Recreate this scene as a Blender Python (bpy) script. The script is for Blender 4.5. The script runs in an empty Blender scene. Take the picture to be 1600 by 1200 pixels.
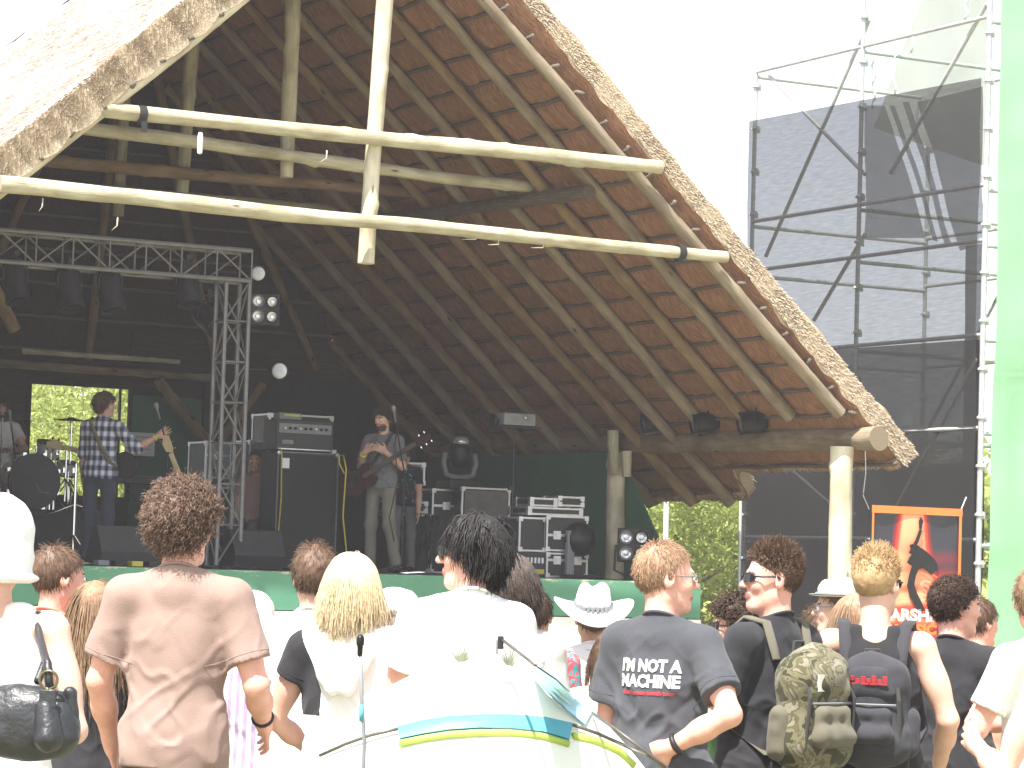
import bpy, math, random
import numpy as np
from mathutils import Vector, Matrix
random.seed(7); rng = np.random.default_rng(7)
SC = bpy.context.scene
COL = SC.collection

# ------------------------------------------------------------------ camera, sky, sun, exposure
FPX, PITCH, ROLL = 4577.0, 0.0611, 0.0308          # focal length in px of a 1600 px wide frame
CAM = Vector((0, 0, 1.6))
vf = Vector((0, math.cos(PITCH), math.sin(PITCH)))
up0 = Vector((0, -math.sin(PITCH), math.cos(PITCH)))
vr = Vector((1, 0, 0)) * math.cos(ROLL) + up0 * math.sin(ROLL)
vu = -Vector((1, 0, 0)) * math.sin(ROLL) + up0 * math.cos(ROLL)
cam = bpy.data.objects.new('camera', bpy.data.cameras.new('camera')); COL.objects.link(cam)
cam.data.lens = FPX / 1600 * 36; cam.data.sensor_width = 36
cam.data.clip_start = 0.2; cam.data.clip_end = 3000
cam.matrix_world = Matrix.Translation(CAM) @ Matrix((vr, vu, -vf)).transposed().to_4x4()
SC.camera = cam

SUN = Vector((-0.22, -0.40, 0.89)).normalized()       # towards the sun: high, behind and left of the camera
world = bpy.data.worlds.new('World'); SC.world = world; world.use_nodes = True
wn = world.node_tree; wn.nodes.clear()
sky = wn.nodes.new('ShaderNodeTexSky'); sky.sky_type = 'NISHITA'; sky.sun_disc = False
sky.sun_elevation = math.asin(SUN.z); sky.sun_rotation = math.atan2(SUN.x, SUN.y)
sky.dust_density = 4.0; sky.air_density = 0.7; sky.ozone_density = 0.4; sky.altitude = 1400
hz = wn.nodes.new('ShaderNodeHueSaturation'); hz.inputs['Saturation'].default_value = 0.32
bg = wn.nodes.new('ShaderNodeBackground'); bg.inputs[1].default_value = 0.15
wo = wn.nodes.new('ShaderNodeOutputWorld')
wn.links.new(sky.outputs[0], hz.inputs['Color']); wn.links.new(hz.outputs[0], bg.inputs[0]); wn.links.new(bg.outputs[0], wo.inputs[0])
sl = bpy.data.lights.new('sun', 'SUN'); sl.energy = 4.6; sl.angle = math.radians(0.5); sl.color = (1, 0.96, 0.9)
so = bpy.data.objects.new('sun', sl); COL.objects.link(so); so.location = (0, 0, 60)
so.rotation_euler = SUN.to_track_quat('Z', 'Y').to_euler()
SC.view_settings.view_transform = 'Standard'; SC.view_settings.look = 'None'
SC.view_settings.exposure = 1.45; SC.view_settings.gamma = 1
SC.render.engine = 'CYCLES'

# ------------------------------------------------------------------ frames of the place
BETA = 0.4981; D0 = 28.0
U = Vector((math.cos(BETA), math.sin(BETA), 0)); DD = Vector((-math.sin(BETA), math.cos(BETA), 0)); Z = Vector((0, 0, 1))
S0, ZR, PHI = -1.375, 8.355, 0.7271                 # ridge position, ridge height, roof pitch
STZ = 1.46                                          # stage floor
def W(s, t, z=0.0): return Vector((0, D0, 0)) + U * s + DD * t + Z * z     # stage frame to world
def ground(y): return 0.0 if y < 9 else -0.025 * (min(y, 29) - 9)
def at(px, py, y):                                  # world point at depth y seen at photo pixel (used to measure places)
    q = vf * FPX + vr * (px - 800) - vu * (py - 600)
    return CAM + q * (y / q.y)

# ------------------------------------------------------------------ noise
def _h(i, j, k, sd):
    n = (i * 374761393 + j * 668265263 + k * 2147483647 + sd * 974634777) & 0xffffffff
    n = ((n ^ (n >> 13)) * 1274126177) & 0xffffffff
    return ((n ^ (n >> 16)) & 0xffff) / 65535.0 * 2 - 1
def vnoise(P, sc=1.0, sd=0):
    P = np.asarray(P, float) * sc; I = np.floor(P).astype(np.int64); f = P - I; f = f * f * (3 - 2 * f); r = 0
    for a in (0, 1):
        for b in (0, 1):
            for c in (0, 1):
                w = (f[..., 0] if a else 1 - f[..., 0]) * (f[..., 1] if b else 1 - f[..., 1]) * (f[..., 2] if c else 1 - f[..., 2])
                r = r + w * _h(I[..., 0] + a, I[..., 1] + b, I[..., 2] + c, sd)
    return r

# ------------------------------------------------------------------ materials
def nt(m): return m.node_tree.nodes, m.node_tree.links
MATS = {}
def mat(name, col, rough=0.8, col2=None, nscale=8.0, stretch=(1, 1, 1), bump=0.0, bscale=40.0, bstretch=None, metal=0.0,
        coord='Object', spec=0.4, contrast=0.35, sheen=0.0, trans=0.0, subs=0.0):
    m = bpy.data.materials.new(name); m.use_nodes = True; N, L = nt(m); b = N['Principled BSDF']
    b.inputs['Roughness'].default_value = rough; b.inputs['Metallic'].default_value = metal
    b.inputs['Specular IOR Level'].default_value = spec
    if sheen: b.inputs['Sheen Weight'].default_value = sheen
    if subs:
        b.inputs['Subsurface Weight'].default_value = subs; b.inputs['Subsurface Radius'].default_value = (0.02, 0.008, 0.005)
    tc = N.new('ShaderNodeTexCoord'); mp = N.new('ShaderNodeMapping'); mp.inputs['Scale'].default_value = stretch
    L.new(tc.outputs[coord], mp.inputs[0])
    if col2 is None: col2 = tuple(c * 0.72 for c in col)
    nz = N.new('ShaderNodeTexNoise'); nz.inputs['Scale'].default_value = nscale; nz.inputs['Detail'].default_value = 5; nz.inputs['Roughness'].default_value = 0.6
    L.new(mp.outputs[0], nz.inputs['Vector'])
    rp = N.new('ShaderNodeValToRGB'); rp.color_ramp.elements[0].position = 0.5 - contrast / 2; rp.color_ramp.elements[1].position = 0.5 + contrast / 2
    rp.color_ramp.elements[0].color = (*col2, 1); rp.color_ramp.elements[1].color = (*col, 1)
    L.new(nz.outputs['Fac'], rp.inputs[0]); L.new(rp.outputs[0], b.inputs['Base Color'])
    if bump:
        mp2 = N.new('ShaderNodeMapping'); mp2.inputs['Scale'].default_value = bstretch or stretch; L.new(tc.outputs[coord], mp2.inputs[0])
        n2 = N.new('ShaderNodeTexNoise'); n2.inputs['Scale'].default_value = bscale; n2.inputs['Detail'].default_value = 4
        L.new(mp2.outputs[0], n2.inputs['Vector']); bp = N.new('ShaderNodeBump'); bp.inputs['Strength'].default_value = min(1, bump); bp.inputs['Distance'].default_value = 0.01 * max(1, bump)
        L.new(n2.outputs['Fac'], bp.inputs['Height']); L.new(bp.outputs[0], b.inputs['Normal'])
    if trans:
        b.inputs['Transmission Weight'].default_value = 0
        tr = N.new('ShaderNodeBsdfTranslucent'); L.new(rp.outputs[0], tr.inputs[0]); mx = N.new('ShaderNodeMixShader'); mx.inputs[0].default_value = trans
        L.new(b.outputs[0], mx.inputs[1]); L.new(tr.outputs[0], mx.inputs[2]); L.new(mx.outputs[0], N['Material Output'].inputs[0])
    m.diffuse_color = (*col, 1); MATS[name] = m
    return m

def knots(m, sc=(2.0, 1.3, 1)):
    N, L = nt(m); b = N['Principled BSDF']; tc = N.new('ShaderNodeTexCoord'); mp = N.new('ShaderNodeMapping'); mp.inputs['Scale'].default_value = sc; L.new(tc.outputs['UV'], mp.inputs[0])
    vo = N.new('ShaderNodeTexVoronoi'); vo.inputs['Scale'].default_value = 1.6; vo.inputs['Randomness'].default_value = 1; L.new(mp.outputs[0], vo.inputs[0]); rp = N.new('ShaderNodeValToRGB'); rp.color_ramp.elements[0].position = .035; rp.color_ramp.elements[1].position = .12
    rp.color_ramp.elements[0].color = (.12, .08, .05, 1); rp.color_ramp.elements[1].color = (1, 1, 1, 1); L.new(vo.outputs['Distance'], rp.inputs[0])
    n2 = N.new('ShaderNodeTexNoise'); n2.inputs['Scale'].default_value = 2.2; n2.inputs['Detail'].default_value = 6; L.new(tc.outputs['UV'], n2.inputs[0]); r2 = N.new('ShaderNodeValToRGB'); r2.color_ramp.elements[0].position = .35; r2.color_ramp.elements[1].position = .62; r2.color_ramp.elements[0].color = (.55, .50, .42, 1); r2.color_ramp.elements[1].color = (1, 1, 1, 1); L.new(n2.outputs['Fac'], r2.inputs[0])
    src = b.inputs['Base Color'].links[0].from_socket; m1 = N.new('ShaderNodeMixRGB'); m1.blend_type = 'MULTIPLY'; m1.inputs[0].default_value = 1; L.new(src, m1.inputs[1]); L.new(rp.outputs[0], m1.inputs[2]); m2 = N.new('ShaderNodeMixRGB'); m2.blend_type = 'MULTIPLY'; m2.inputs[0].default_value = .8; L.new(m1.outputs[0], m2.inputs[1]); L.new(r2.outputs[0], m2.inputs[2]); L.new(m2.outputs[0], b.inputs['Base Color'])
WOODG = mat('treated_pole', (0.62, 0.59, 0.44), 0.75, (0.38, 0.35, 0.24), 3, (5, 1.2, 1), 0.6, 9, (10, 0.8, 1), coord='UV', spec=0.25, contrast=0.5)
WOODY = mat('pale_pole', (0.76, 0.71, 0.56), 0.75, (0.58, 0.53, 0.40), 3, (5, 1.0, 1), 0.6, 9, (10, 0.8, 1), coord='UV', spec=0.25, contrast=0.5)
WOODB = mat('brown_pole', (0.36, 0.25, 0.14), 0.85, (0.20, 0.14, 0.08), 3, (5, 1.2, 1), 0.7, 9, (10, 0.8, 1), coord='UV', spec=0.2, contrast=0.5)
WOODR = mat('rafter_pole', (0.38, 0.31, 0.22), 0.85, (0.19, 0.155, 0.11), 3, (5, 1.0, 1), 0.7, 9, (10, 0.8, 1), coord='UV', spec=0.2, contrast=0.5)
for m_ in (WOODG, WOODY, WOODB, WOODR): knots(m_)
BATT = mat('grey_batten', (0.16, 0.13, 0.10), 0.9, (0.08, 0.065, 0.05), 4, (5, 1.0, 1), coord='UV')
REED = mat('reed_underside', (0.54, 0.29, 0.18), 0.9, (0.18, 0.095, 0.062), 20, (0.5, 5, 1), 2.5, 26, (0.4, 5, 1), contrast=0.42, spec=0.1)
def thatch_top():
    m = mat('sunlit_thatch', (0.58, 0.50, 0.445), 0.95, (0.30, 0.24, 0.205), 7, (1, 3.5, 1), 2.0, 22, (1.2, 5, 1), contrast=0.45, spec=0.05)
    return m
THTOP = thatch_top()
STRAW = mat('straw', (0.54, 0.445, 0.325), 0.9, (0.34, 0.265, 0.185), 45, (1, 1, 1), 0.8, 60, contrast=0.35, spec=0.1)
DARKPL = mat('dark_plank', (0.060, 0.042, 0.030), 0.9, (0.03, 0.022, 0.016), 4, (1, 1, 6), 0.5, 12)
GREENW = mat('green_painted_board', (0.06, 0.17, 0.105), 0.6, (0.042, 0.125, 0.077), 2.5, contrast=0.6, bump=0.3, bscale=8)
WHITEB = mat('white_board', (0.85, 0.85, 0.83), 0.6, (0.7, 0.7, 0.68), 2)
DECK = mat('stage_deck', (0.035, 0.034, 0.033), 0.7, (0.02, 0.02, 0.02), 5)
ALU = mat('aluminium', (0.62, 0.63, 0.65), 0.35, (0.5, 0.5, 0.52), 10, metal=0.9)
BLACK = mat('black_plastic', (0.022, 0.022, 0.024), 0.5, (0.014, 0.014, 0.015), 10)
BLACKM = mat('black_metal', (0.02, 0.02, 0.022), 0.35, (0.015, 0.015, 0.016), 10, metal=0.4)
CARPET = mat('black_carpet_cover', (0.05, 0.05, 0.052), 0.9, (0.035, 0.035, 0.037), 60)
GRILL = mat('speaker_grille', (0.022, 0.022, 0.022), 0.75, (0.015, 0.015, 0.015), 200)
GREYP = mat('grey_plastic', (0.22, 0.23, 0.24), 0.5, (0.17, 0.18, 0.19), 10)
GALV = mat('galvanised_tube', (0.55, 0.56, 0.57), 0.45, (0.40, 0.41, 0.42), 12, metal=0.35)
CHROME = mat('chrome', (0.8, 0.8, 0.8), 0.15, (0.7, 0.7, 0.7), 10, metal=1.0)
LEAF = mat('leaf', (0.54, 0.58, 0.20), 0.6, (0.27, 0.34, 0.09), 0.9, trans=0.5, contrast=0.3)
BARK = mat('bark', (0.16, 0.12, 0.08), 0.9, (0.08, 0.06, 0.04), 6, bump=1)
GRASS = mat('grass_ground', (0.30, 0.26, 0.16), 0.95, (0.17, 0.17, 0.08), 3, bump=1, bscale=30)
WHITEP = mat('white_plastic', (0.8, 0.8, 0.8), 0.5, (0.7, 0.7, 0.7), 5)
YELLOW = mat('yellow_cable', (0.55, 0.48, 0.05), 0.5)
GLASSL = mat('lens', (0.75, 0.77, 0.8), 0.12, (0.5, 0.5, 0.52), 20, metal=0.6)

# ------------------------------------------------------------------ mesh building
class MB:
    def __init__(s): s.v = []; s.f = []; s.m = []; s.uv = []; s.n = 0
    def add(s, V, F, mi=0, UV=None):
        V = np.asarray(V, float).reshape(-1, 3); s.v.append(V)
        for k, f in enumerate(F):
            s.f.append([i + s.n for i in f]); s.m.append(mi); s.uv.append(UV[k] if UV is not None else None)
        s.n += len(V); return s
    def box(s, c, d, mi=0, rz=0, M=None):
        c = np.array(c, float); h = np.array(d, float) / 2
        P = np.array([[x, y, z] for x in (-1, 1) for y in (-1, 1) for z in (-1, 1)]) * h
        if rz: R = np.array([[math.cos(rz), -math.sin(rz), 0], [math.sin(rz), math.cos(rz), 0], [0, 0, 1]]); P = P @ R.T
        if M is not None: P = P @ np.array(M).T
        return s.add(P + c, [(0, 1, 3, 2), (4, 6, 7, 5), (0, 4, 5, 1), (2, 3, 7, 6), (0, 2, 6, 4), (1, 5, 7, 3)], mi)
    def tube(s, pts, r, n=8, mi=0, cap=True, wob=0.0, sd=0, kn=()):
        pts = np.array([tuple(p) for p in pts], float); K = len(pts); r = np.broadcast_to(np.asarray(r, float), (K,))
        T = np.gradient(pts, axis=0); T /= np.linalg.norm(T, axis=1)[:, None] + 1e-12
        a = np.array([0, 0, 1.0]) if abs(T[0][2]) < 0.9 else np.array([1.0, 0, 0]); V = []; L = np.concatenate([[0], np.cumsum(np.linalg.norm(np.diff(pts, axis=0), axis=1))])
        for k in range(K):
            a = a - T[k] * (a @ T[k]); a /= np.linalg.norm(a); b = np.cross(T[k], a)
            for j in range(n):
                th = 2 * math.pi * j / n; q = math.cos(th) * a + math.sin(th) * b
                rr = r[k] * (1 + (wob * float(vnoise(np.array([math.cos(th) * 1.2, math.sin(th) * 1.2, L[k] * 2.2 + sd * 9.1]))) if wob else 0))
                for (lk, tk, ak, sk) in kn:
                    if abs(L[k] - lk) < 3 * sk: dth = (th - tk + math.pi) % (2 * math.pi) - math.pi; rr += r[k] * ak * math.exp(-((L[k] - lk) / sk) ** 2 - (dth / .5) ** 2)
                V.append(pts[k] + q * rr)
        F = []; UV = []; off = sd * 3.7
        for k in range(K - 1):
            for j in range(n):
                j2 = (j + 1) % n; F.append((k * n + j, k * n + j2, (k + 1) * n + j2, (k + 1) * n + j))
                UV.append(((j / n, L[k] + off), ((j + 1) / n, L[k] + off), ((j + 1) / n, L[k + 1] + off), (j / n, L[k + 1] + off)))
        if cap:
            F.append(tuple(range(n))[::-1]); UV.append([(0.5, off)] * n); F.append(tuple((K - 1) * n + j for j in range(n))); UV.append([(0.5, L[-1] + off)] * n)
        return s.add(V, F, mi, UV)
    def lathe(s, prof, n=20, mi=0, c=(0, 0, 0), M=None):
        V = []; F = []; K = len(prof)
        for r, z in prof:
            for j in range(n): th = 2 * math.pi * j / n; V.append((r * math.cos(th), r * math.sin(th), z))
        for k in range(K - 1):
            for j in range(n): j2 = (j + 1) % n; F.append((k * n + j, k * n + j2, (k + 1) * n + j2, (k + 1) * n + j))
        F.append(tuple(range(n))[::-1]); F.append(tuple((K - 1) * n + j for j in range(n)))
        V = np.array(V)
        if M is not None: V = V @ np.array(M).T
        return s.add(V + np.array(c, float), F, mi)
    def prism(s, poly, y0, y1, mi=0, M=None, c=(0, 0, 0)):     # poly in (x,z), thick in y
        n = len(poly); V = np.array([(x, y0, z) for x, z in poly] + [(x, y1, z) for x, z in poly], float)
        F = [tuple(range(n)), tuple(range(2 * n - 1, n - 1, -1))] + [(j, j + n, (j + 1) % n + n, (j + 1) % n) for j in range(n)]
        if M is not None: V = V @ np.array(M).T
        return s.add(V + np.array(c, float), F, mi)
    def build(s, name, mats, parent=None, smooth=False, bevel=0.0, auto=None):
        me = bpy.data.meshes.new(name); V = np.concatenate(s.v)
        me.from_pydata(V.tolist(), [], s.f)
        for m in (mats if isinstance(mats, (list, tuple)) else [mats]): me.materials.append(m)
        me.polygons.foreach_set('material_index', s.m)
        if any(u is not None for u in s.uv):
            ul = me.uv_layers.new(name='UVMap'); k = 0; buf = []
            for f, u in zip(s.f, s.uv):
                for i in range(len(f)): buf.extend(u[i] if u is not None else (0, 0))
            ul.data.foreach_set('uv', buf)
        if smooth: me.shade_smooth()
        if auto and smooth: me.set_sharp_from_angle(angle=math.radians(auto))
        me.update(); o = bpy.data.objects.new(name, me); COL.objects.link(o)
        if parent: o.parent = parent
        if bevel:
            b = o.modifiers.new('bevel', 'BEVEL'); b.width = bevel; b.segments = 2; b.limit_method = 'ANGLE'
        return o
def big(name, V, F, mats, parent=None, smooth=True, mi=None):     # fast quad/tri mesh from arrays
    me = bpy.data.meshes.new(name); V = np.asarray(V, np.float32); F = np.asarray(F, np.int32); k = F.shape[1]
    me.vertices.add(len(V)); me.vertices.foreach_set('co', V.ravel()); me.loops.add(F.size); me.loops.foreach_set('vertex_index', F.ravel())
    me.polygons.add(len(F)); me.polygons.foreach_set('loop_start', np.arange(0, F.size, k, dtype=np.int32)); me.polygons.foreach_set('loop_total', np.full(len(F), k, np.int32))
    for m in (mats if isinstance(mats, (list, tuple)) else [mats]): me.materials.append(m)
    if mi is not None: me.polygons.foreach_set('material_index', np.asarray(mi, np.int32))
    me.update(calc_edges=True); me.validate()
    if smooth: me.shade_smooth()
    o = bpy.data.objects.new(name, me); COL.objects.link(o)
    if parent: o.parent = parent
    return o
def tag(o, label=None, cat=None, group=None, kind=None):
    if label: o['label'] = label
    if cat: o['category'] = cat
    if group: o['group'] = group
    if kind: o['kind'] = kind
    return o
def thing(name, label, cat, loc=(0, 0, 0), rz=0.0, group=None):
    o = bpy.data.objects.new(name, None); COL.objects.link(o); o.location = loc; o.rotation_euler = (0, 0, rz); o.empty_display_size = 0.2
    return tag(o, label, cat, group)
def dup(root, loc, rz, label=None, group=None):
    r = root.copy(); COL.objects.link(r); r.location = loc; r.rotation_euler = (0, 0, rz)
    if label: r['label'] = label
    if group: r['group'] = group
    for ch in list(root.children):
        c = ch.copy(); COL.objects.link(c); c.parent = r
        for g in ch.children:
            e = g.copy(); COL.objects.link(e); e.parent = c
    return r
def stage_thing(name, label, cat, s, t, z=STZ, rz=0.0, group=None):     # local x along the stage front, y towards the back
    return thing(name, label, cat, W(s, t, z), BETA + rz, group)
def log(name, a, b, r, m, parent, sd=0, n=14, wob=0.10, bend=0.01, r2=None):
    a = np.array(tuple(a), float); b = np.array(tuple(b), float); L = np.linalg.norm(b - a); K = max(6, int(L / 0.05)) if L < 9 else int(L / .1); rk = random.Random(sd); kn = [(rk.random() * L, rk.random() * 6.28, rk.uniform(.15, .34), rk.uniform(.025, .05)) for _ in range(int(L * 2.2))]
    t = np.linspace(0, 1, K)[:, None]; P = a + (b - a) * t
    nn = np.stack([vnoise(np.stack([t[:, 0] * L * 0.7, t[:, 0] * 0 + sd * 3.3, t[:, 0] * 0 + k * 7.7], 1)) for k in range(3)], 1) * bend
    rr = np.linspace(r, r2 or r * 0.88, K) * (1 + 0.05 * vnoise(np.stack([t[:, 0] * L * 2.5, t[:, 0] * 0 + sd, t[:, 0] * 0], 1)))
    mb = MB().tube(P + nn, rr, n, 0, True, wob, sd, kn)
    return mb.build(name, m, parent, True, auto=50)
def straws(V0, D, L, r, sd=0):                       # many thin 3 sided straws; arrays of starts, directions, lengths
    N = len(V0); D = D / np.linalg.norm(D, axis=1)[:, None]; A = np.cross(D, np.array([0.31, 0.77, 0.55])); A /= np.linalg.norm(A, axis=1)[:, None]; B = np.cross(D, A)
    V = []
    for k, (tt, rr) in enumerate(((0, 1), (1, 0.5))):
        for j in range(3):
            th = 2.0944 * j; V.append(V0 + D * (L * tt)[:, None] + (A * math.cos(th) + B * math.sin(th)) * r * rr)
    V = np.stack(V, 1).reshape(-1, 3); base = np.arange(N)[:, None] * 6
    F = np.concatenate([base + np.array(q) for q in ((0, 1, 4, 3), (1, 2, 5, 4), (2, 0, 3, 5), (3, 4, 5, 5))[:3]], 0)
    return V, F

# ================================================================== THE SETTING
def make_ground():
    xs = np.concatenate([np.linspace(-600, -30, 12), np.linspace(-28, 28, 113), np.linspace(30, 600, 12)])
    ys = np.concatenate([np.linspace(-60, -2, 8), np.linspace(0, 50, 101), np.linspace(60, 1500, 14)])
    X, Y = np.meshgrid(xs, ys, indexing='ij'); P = np.stack([X, Y, 0 * X], -1)
    Zg = np.vectorize(ground)(Y) + 0.02 * vnoise(P, 1.3, 3); V = np.stack([X, Y, Zg], -1).reshape(-1, 3); n = len(ys)
    i, j = np.meshgrid(np.arange(len(xs) - 1), np.arange(n - 1), indexing='ij'); a = (i * n + j).ravel()
    o = big('ground', V, np.stack([a, a + n, a + n + 1, a + 1], 1), GRASS); tag(o, kind='structure')
make_ground()
def grass_tufts():
    N = 24000; y = 5.5 + 9 * rng.random(N); x = (rng.random(N) - .5) * y * .5
    V0 = np.stack([x, y, np.vectorize(ground)(y)], 1); D = np.stack([rng.normal(0, .4, N), rng.normal(0, .4, N), np.ones(N)], 1)
    V, F = straws(V0, D, 0.04 + .05 * rng.random(N), .003); o = big('grass', V, F, LEAF); tag(o, kind='stuff')
grass_tufts()

# ------------------------------------------------------------------ trees
def tree(x, y, h, w, label, n=9000, sd=1, z0=None, leaf=.13, group='trees behind the stage'):
    r = np.random.default_rng(sd); g = ground(y) if z0 is None else z0
    t = thing('leafy_tree', label, 'tree', (x, y, g), 0, group)
    mb = MB(); mb.tube([(0, 0, 0), (.1, .05, h * .25), (.05, -.1, h * .5), (.1, 0, h * .85)], [.028 * h, .022 * h, .015 * h, .004 * h], 10, 0, True, .15)
    for k in range(9):
        a = r.random() * 6.28; z = h * (.2 + .06 * k); l = w * (.75 - .04 * k)
        mb.tube([(0, 0, z), (math.cos(a) * l * .5, math.sin(a) * l * .5, z + l * .25), (math.cos(a) * l, math.sin(a) * l, z + l * .4)], [.010 * h, .007 * h, .002 * h], 6)
    mb.build('trunk', BARK, t, True)
    nc = 90; c = r.normal(size=(nc, 3)); c /= np.linalg.norm(c, axis=1)[:, None]; c *= (r.random(nc) ** .45)[:, None]
    c = c * np.array([w, w, h * .46]) + np.array([0, 0, h * .54]); cr = (.10 + .14 * r.random(nc)) * w * 1.4
    k = r.integers(0, nc, n); d = r.normal(size=(n, 3)); d /= np.linalg.norm(d, axis=1)[:, None]
    p = c[k] + d * (cr[k] * (.55 + .5 * r.random(n)))[:, None] * np.array([1, 1, .75]); p[:, 2] = np.maximum(p[:, 2], .2)
    a = r.normal(size=(n, 3)); a /= np.linalg.norm(a, axis=1)[:, None]; b = np.cross(a, d + r.normal(0, .5, (n, 3))); b /= np.linalg.norm(b, axis=1)[:, None]
    L = (leaf * (.6 + .8 * r.random(n)))[:, None]
    V = np.stack([p - a * L, p + b * L * .45, p + a * L, p - b * L * .45], 1).reshape(-1, 3)
    big('crown', V, np.arange(4 * n).reshape(-1, 4), LEAF, t, False)
q = at(1060, 860, 47); tree(q.x, 47, 4.6, 2.6, 'bright green tree seen in the gap right of the stage', 34000, 2, leaf=.055)
q = at(1135, 860, 50); tree(q.x, 50, 5.2, 2.4, 'taller green tree in the gap beside the black netting', 22000, 3, leaf=.06)
q = at(90, 660, 52); tree(q.x, 52, 6.4, 3.0, 'sunny pale green tree seen through the rear stage window', 34000, 4, leaf=.055)
q = at(175, 700, 49); tree(q.x, 49, 5.6, 2.4, 'darker bushy tree at the right half of the rear window', 22000, 5, leaf=.055)
q = at(-30, 640, 54); tree(q.x, 54, 6.6, 3, 'green tree at the far left rear opening', 8000, 6, leaf=.1)
for k, (px, y, h, w, lb) in enumerate([(1240, 56, 4.6, 3.2, 'dark tree behind the black netting next to the stage gap'), (1400, 58, 4.9, 3.4, 'dim tree behind the lower netting of the scaffold tower'), (1560, 57, 4.6, 3.2, 'tree hidden behind the green tarpaulin edge'),
                                       (950, 56, 4.6, 3.0, 'tree behind the green side wall of the stage'), (1700, 60, 5, 3.5, 'tree beyond the right edge of the scaffold')]):
    q = at(px, 860, y); tree(q.x, y, h, w, lb, 7000, 20 + k, leaf=.15)

# ------------------------------------------------------------------ thatched stage building, meshes in the stage frame (s, t, z)
BZ = -0.46
pav = thing('thatched_stage_building', 'open fronted thatched roof on pine poles sheltering the festival stage', 'stage building', W(0, 0, BZ), BETA)
def pv(o): o.location.z += -BZ; return o
cph, sph = math.cos(PHI), math.sin(PHI)
MR = Matrix(((cph, 0, sph, S0), (0, 1, 0, 0), (-sph, 0, cph, ZR - BZ), (0, 0, 0, 1)))
ML = Matrix(((-cph, 0, -sph, S0), (0, -1, 0, 0), (-sph, 0, cph, ZR - BZ + .08), (0, 0, 0, 1)))
HIPSHADE = mat('shade_darkened_thatch', (0.055, 0.034, 0.022), 0.95, (0.03, 0.02, 0.014), 9, (8, 1, 1), 1.0, 16, (9, 1, 1))  # rear hip thatch, colour darkened to stand for the deep interior shade
TH = 0.25; TRIDGE = 7.4; TEND = 10.2
def slab(name, M, L_of, sign, T0=0.0, seed=0):
    nx, ny = 190, 170; a = np.linspace(0, 1, nx); b = np.linspace(0, 1, ny)
    A, B = np.meshgrid(a, b, indexing='ij'); Y0 = TRIDGE + (TEND - TRIDGE) * np.clip(A * 1.25, 0, 1)
    Y = T0 + (Y0 - T0) * B; X = A * L_of(Y); P = np.stack([X, Y, 0 * X], -1)
    edge = np.clip((L_of(Y) - X) / .5, 0, 1); ve = np.clip(Y / .25, 0, 1)
    top = .035 * vnoise(P, 2.2, seed) + .018 * vnoise(P, 7, seed + 1) - .10 * (1 - edge) ** 2 + .11 * (1 - A) * (1 - np.clip(Y / 1.2, 0, 1)) ** 2
    cell = np.abs(np.sin(np.pi * X / .37)) ** .6
    bot = -TH - .035 * cell - .022 * vnoise(P * np.array([1, 2, 1]), 6, seed + 2) + .03 * (1 - edge) + ((TH - .04 - .16 * A) * np.clip(1 - Y / .22, 0, 1) ** .8 if sign > 0 else 0)
    Yj = Y + (1 - ve) * ((.014 if sign > 0 else .004) * vnoise(P, 5, seed + 5) + .010 * vnoise(P, 14, seed + 7)); Xj = X + (1 - edge) * .05 * vnoise(P, 4, seed + 6)
    Vt = np.stack([Xj, sign * Yj, top], -1).reshape(-1, 3); Vb = np.stack([Xj, sign * Yj, bot], -1).reshape(-1, 3); n = len(Vt)
    i, j = np.meshgrid(np.arange(nx - 1), np.arange(ny - 1), indexing='ij'); q = (i * ny + j).ravel()
    Ft = np.stack([q, q + ny, q + ny + 1, q + 1], 1); Fb = np.stack([q, q + 1, q + ny + 1, q + ny], 1) + n
    def strip(idx): return np.stack([idx[:-1], idx[1:], idx[1:] + n, idx[:-1] + n], 1)
    e = [strip(np.arange(nx) * ny), strip(np.arange(nx) * ny + ny - 1)[:, ::-1], strip((nx - 1) * ny + np.arange(ny)), strip(np.arange(ny))[:, ::-1]]
    F = [Ft, Fb] + e; mi = np.concatenate([np.zeros(len(Ft)), np.ones(len(Fb)), np.full(sum(len(x) for x in e), 2)])
    V = np.concatenate([Vt, Vb]); F = np.concatenate(F)
    # straws standing out of the cut verge and the eave
    r = np.random.default_rng(seed + 50); N = 16000; Le = float(L_of(np.array([0.]))[0]); x = r.random(N) * Le; d = r.random(N)
    S = np.stack([x, sign * (.015 - .0 * d), .09 * (1 - x / Le) - ((.14 + .07 * x / Le) if sign > 0 else (.25 + .0 * x)) * d], 1); D = np.stack([.9 + .3 * r.random(N), -sign * (.45 + .7 * r.random(N)), .05 + .55 * (0.5 - d) + r.normal(0, .18, N)], 1)
    v1, f1 = straws(S, D, (.04 + .08 * r.random(N)) * (.5 + .15 * x / Le), .0045)
    N2 = 9000; y = TEND * r.random(N2); Ly = L_of(y); d = r.random(N2)
    S2 = np.stack([Ly - .1, sign * y, -.08 - (TH - .06) * d], 1); D2 = np.stack([np.ones(N2), r.normal(0, .15, N2), r.normal(0, .1, N2)], 1); v2, f2 = straws(S2, D2, .05 + .07 * r.random(N2), .005)
    N3 = 26000; y = r.random(N3) ** 1.6 * TRIDGE; x = r.random(N3) * Le * .98; S3 = np.stack([x, sign * y, np.full(N3, -.01)], 1); D3 = np.stack([np.ones(N3), r.normal(0, .12, N3), .16 + .12 * r.random(N3)], 1); v3, f3 = straws(S3, D3, .06 + .10 * r.random(N3), .004)
    m = len(V); V = np.concatenate([V, v1, v2, v3]); F = np.concatenate([F, f1 + m, f2 + m + len(v1), f3 + m + len(v1) + len(v2)]); mi = np.concatenate([mi, np.full(len(f1), 2), np.full(len(f2), 2), np.full(len(f3), 0)])
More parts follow.
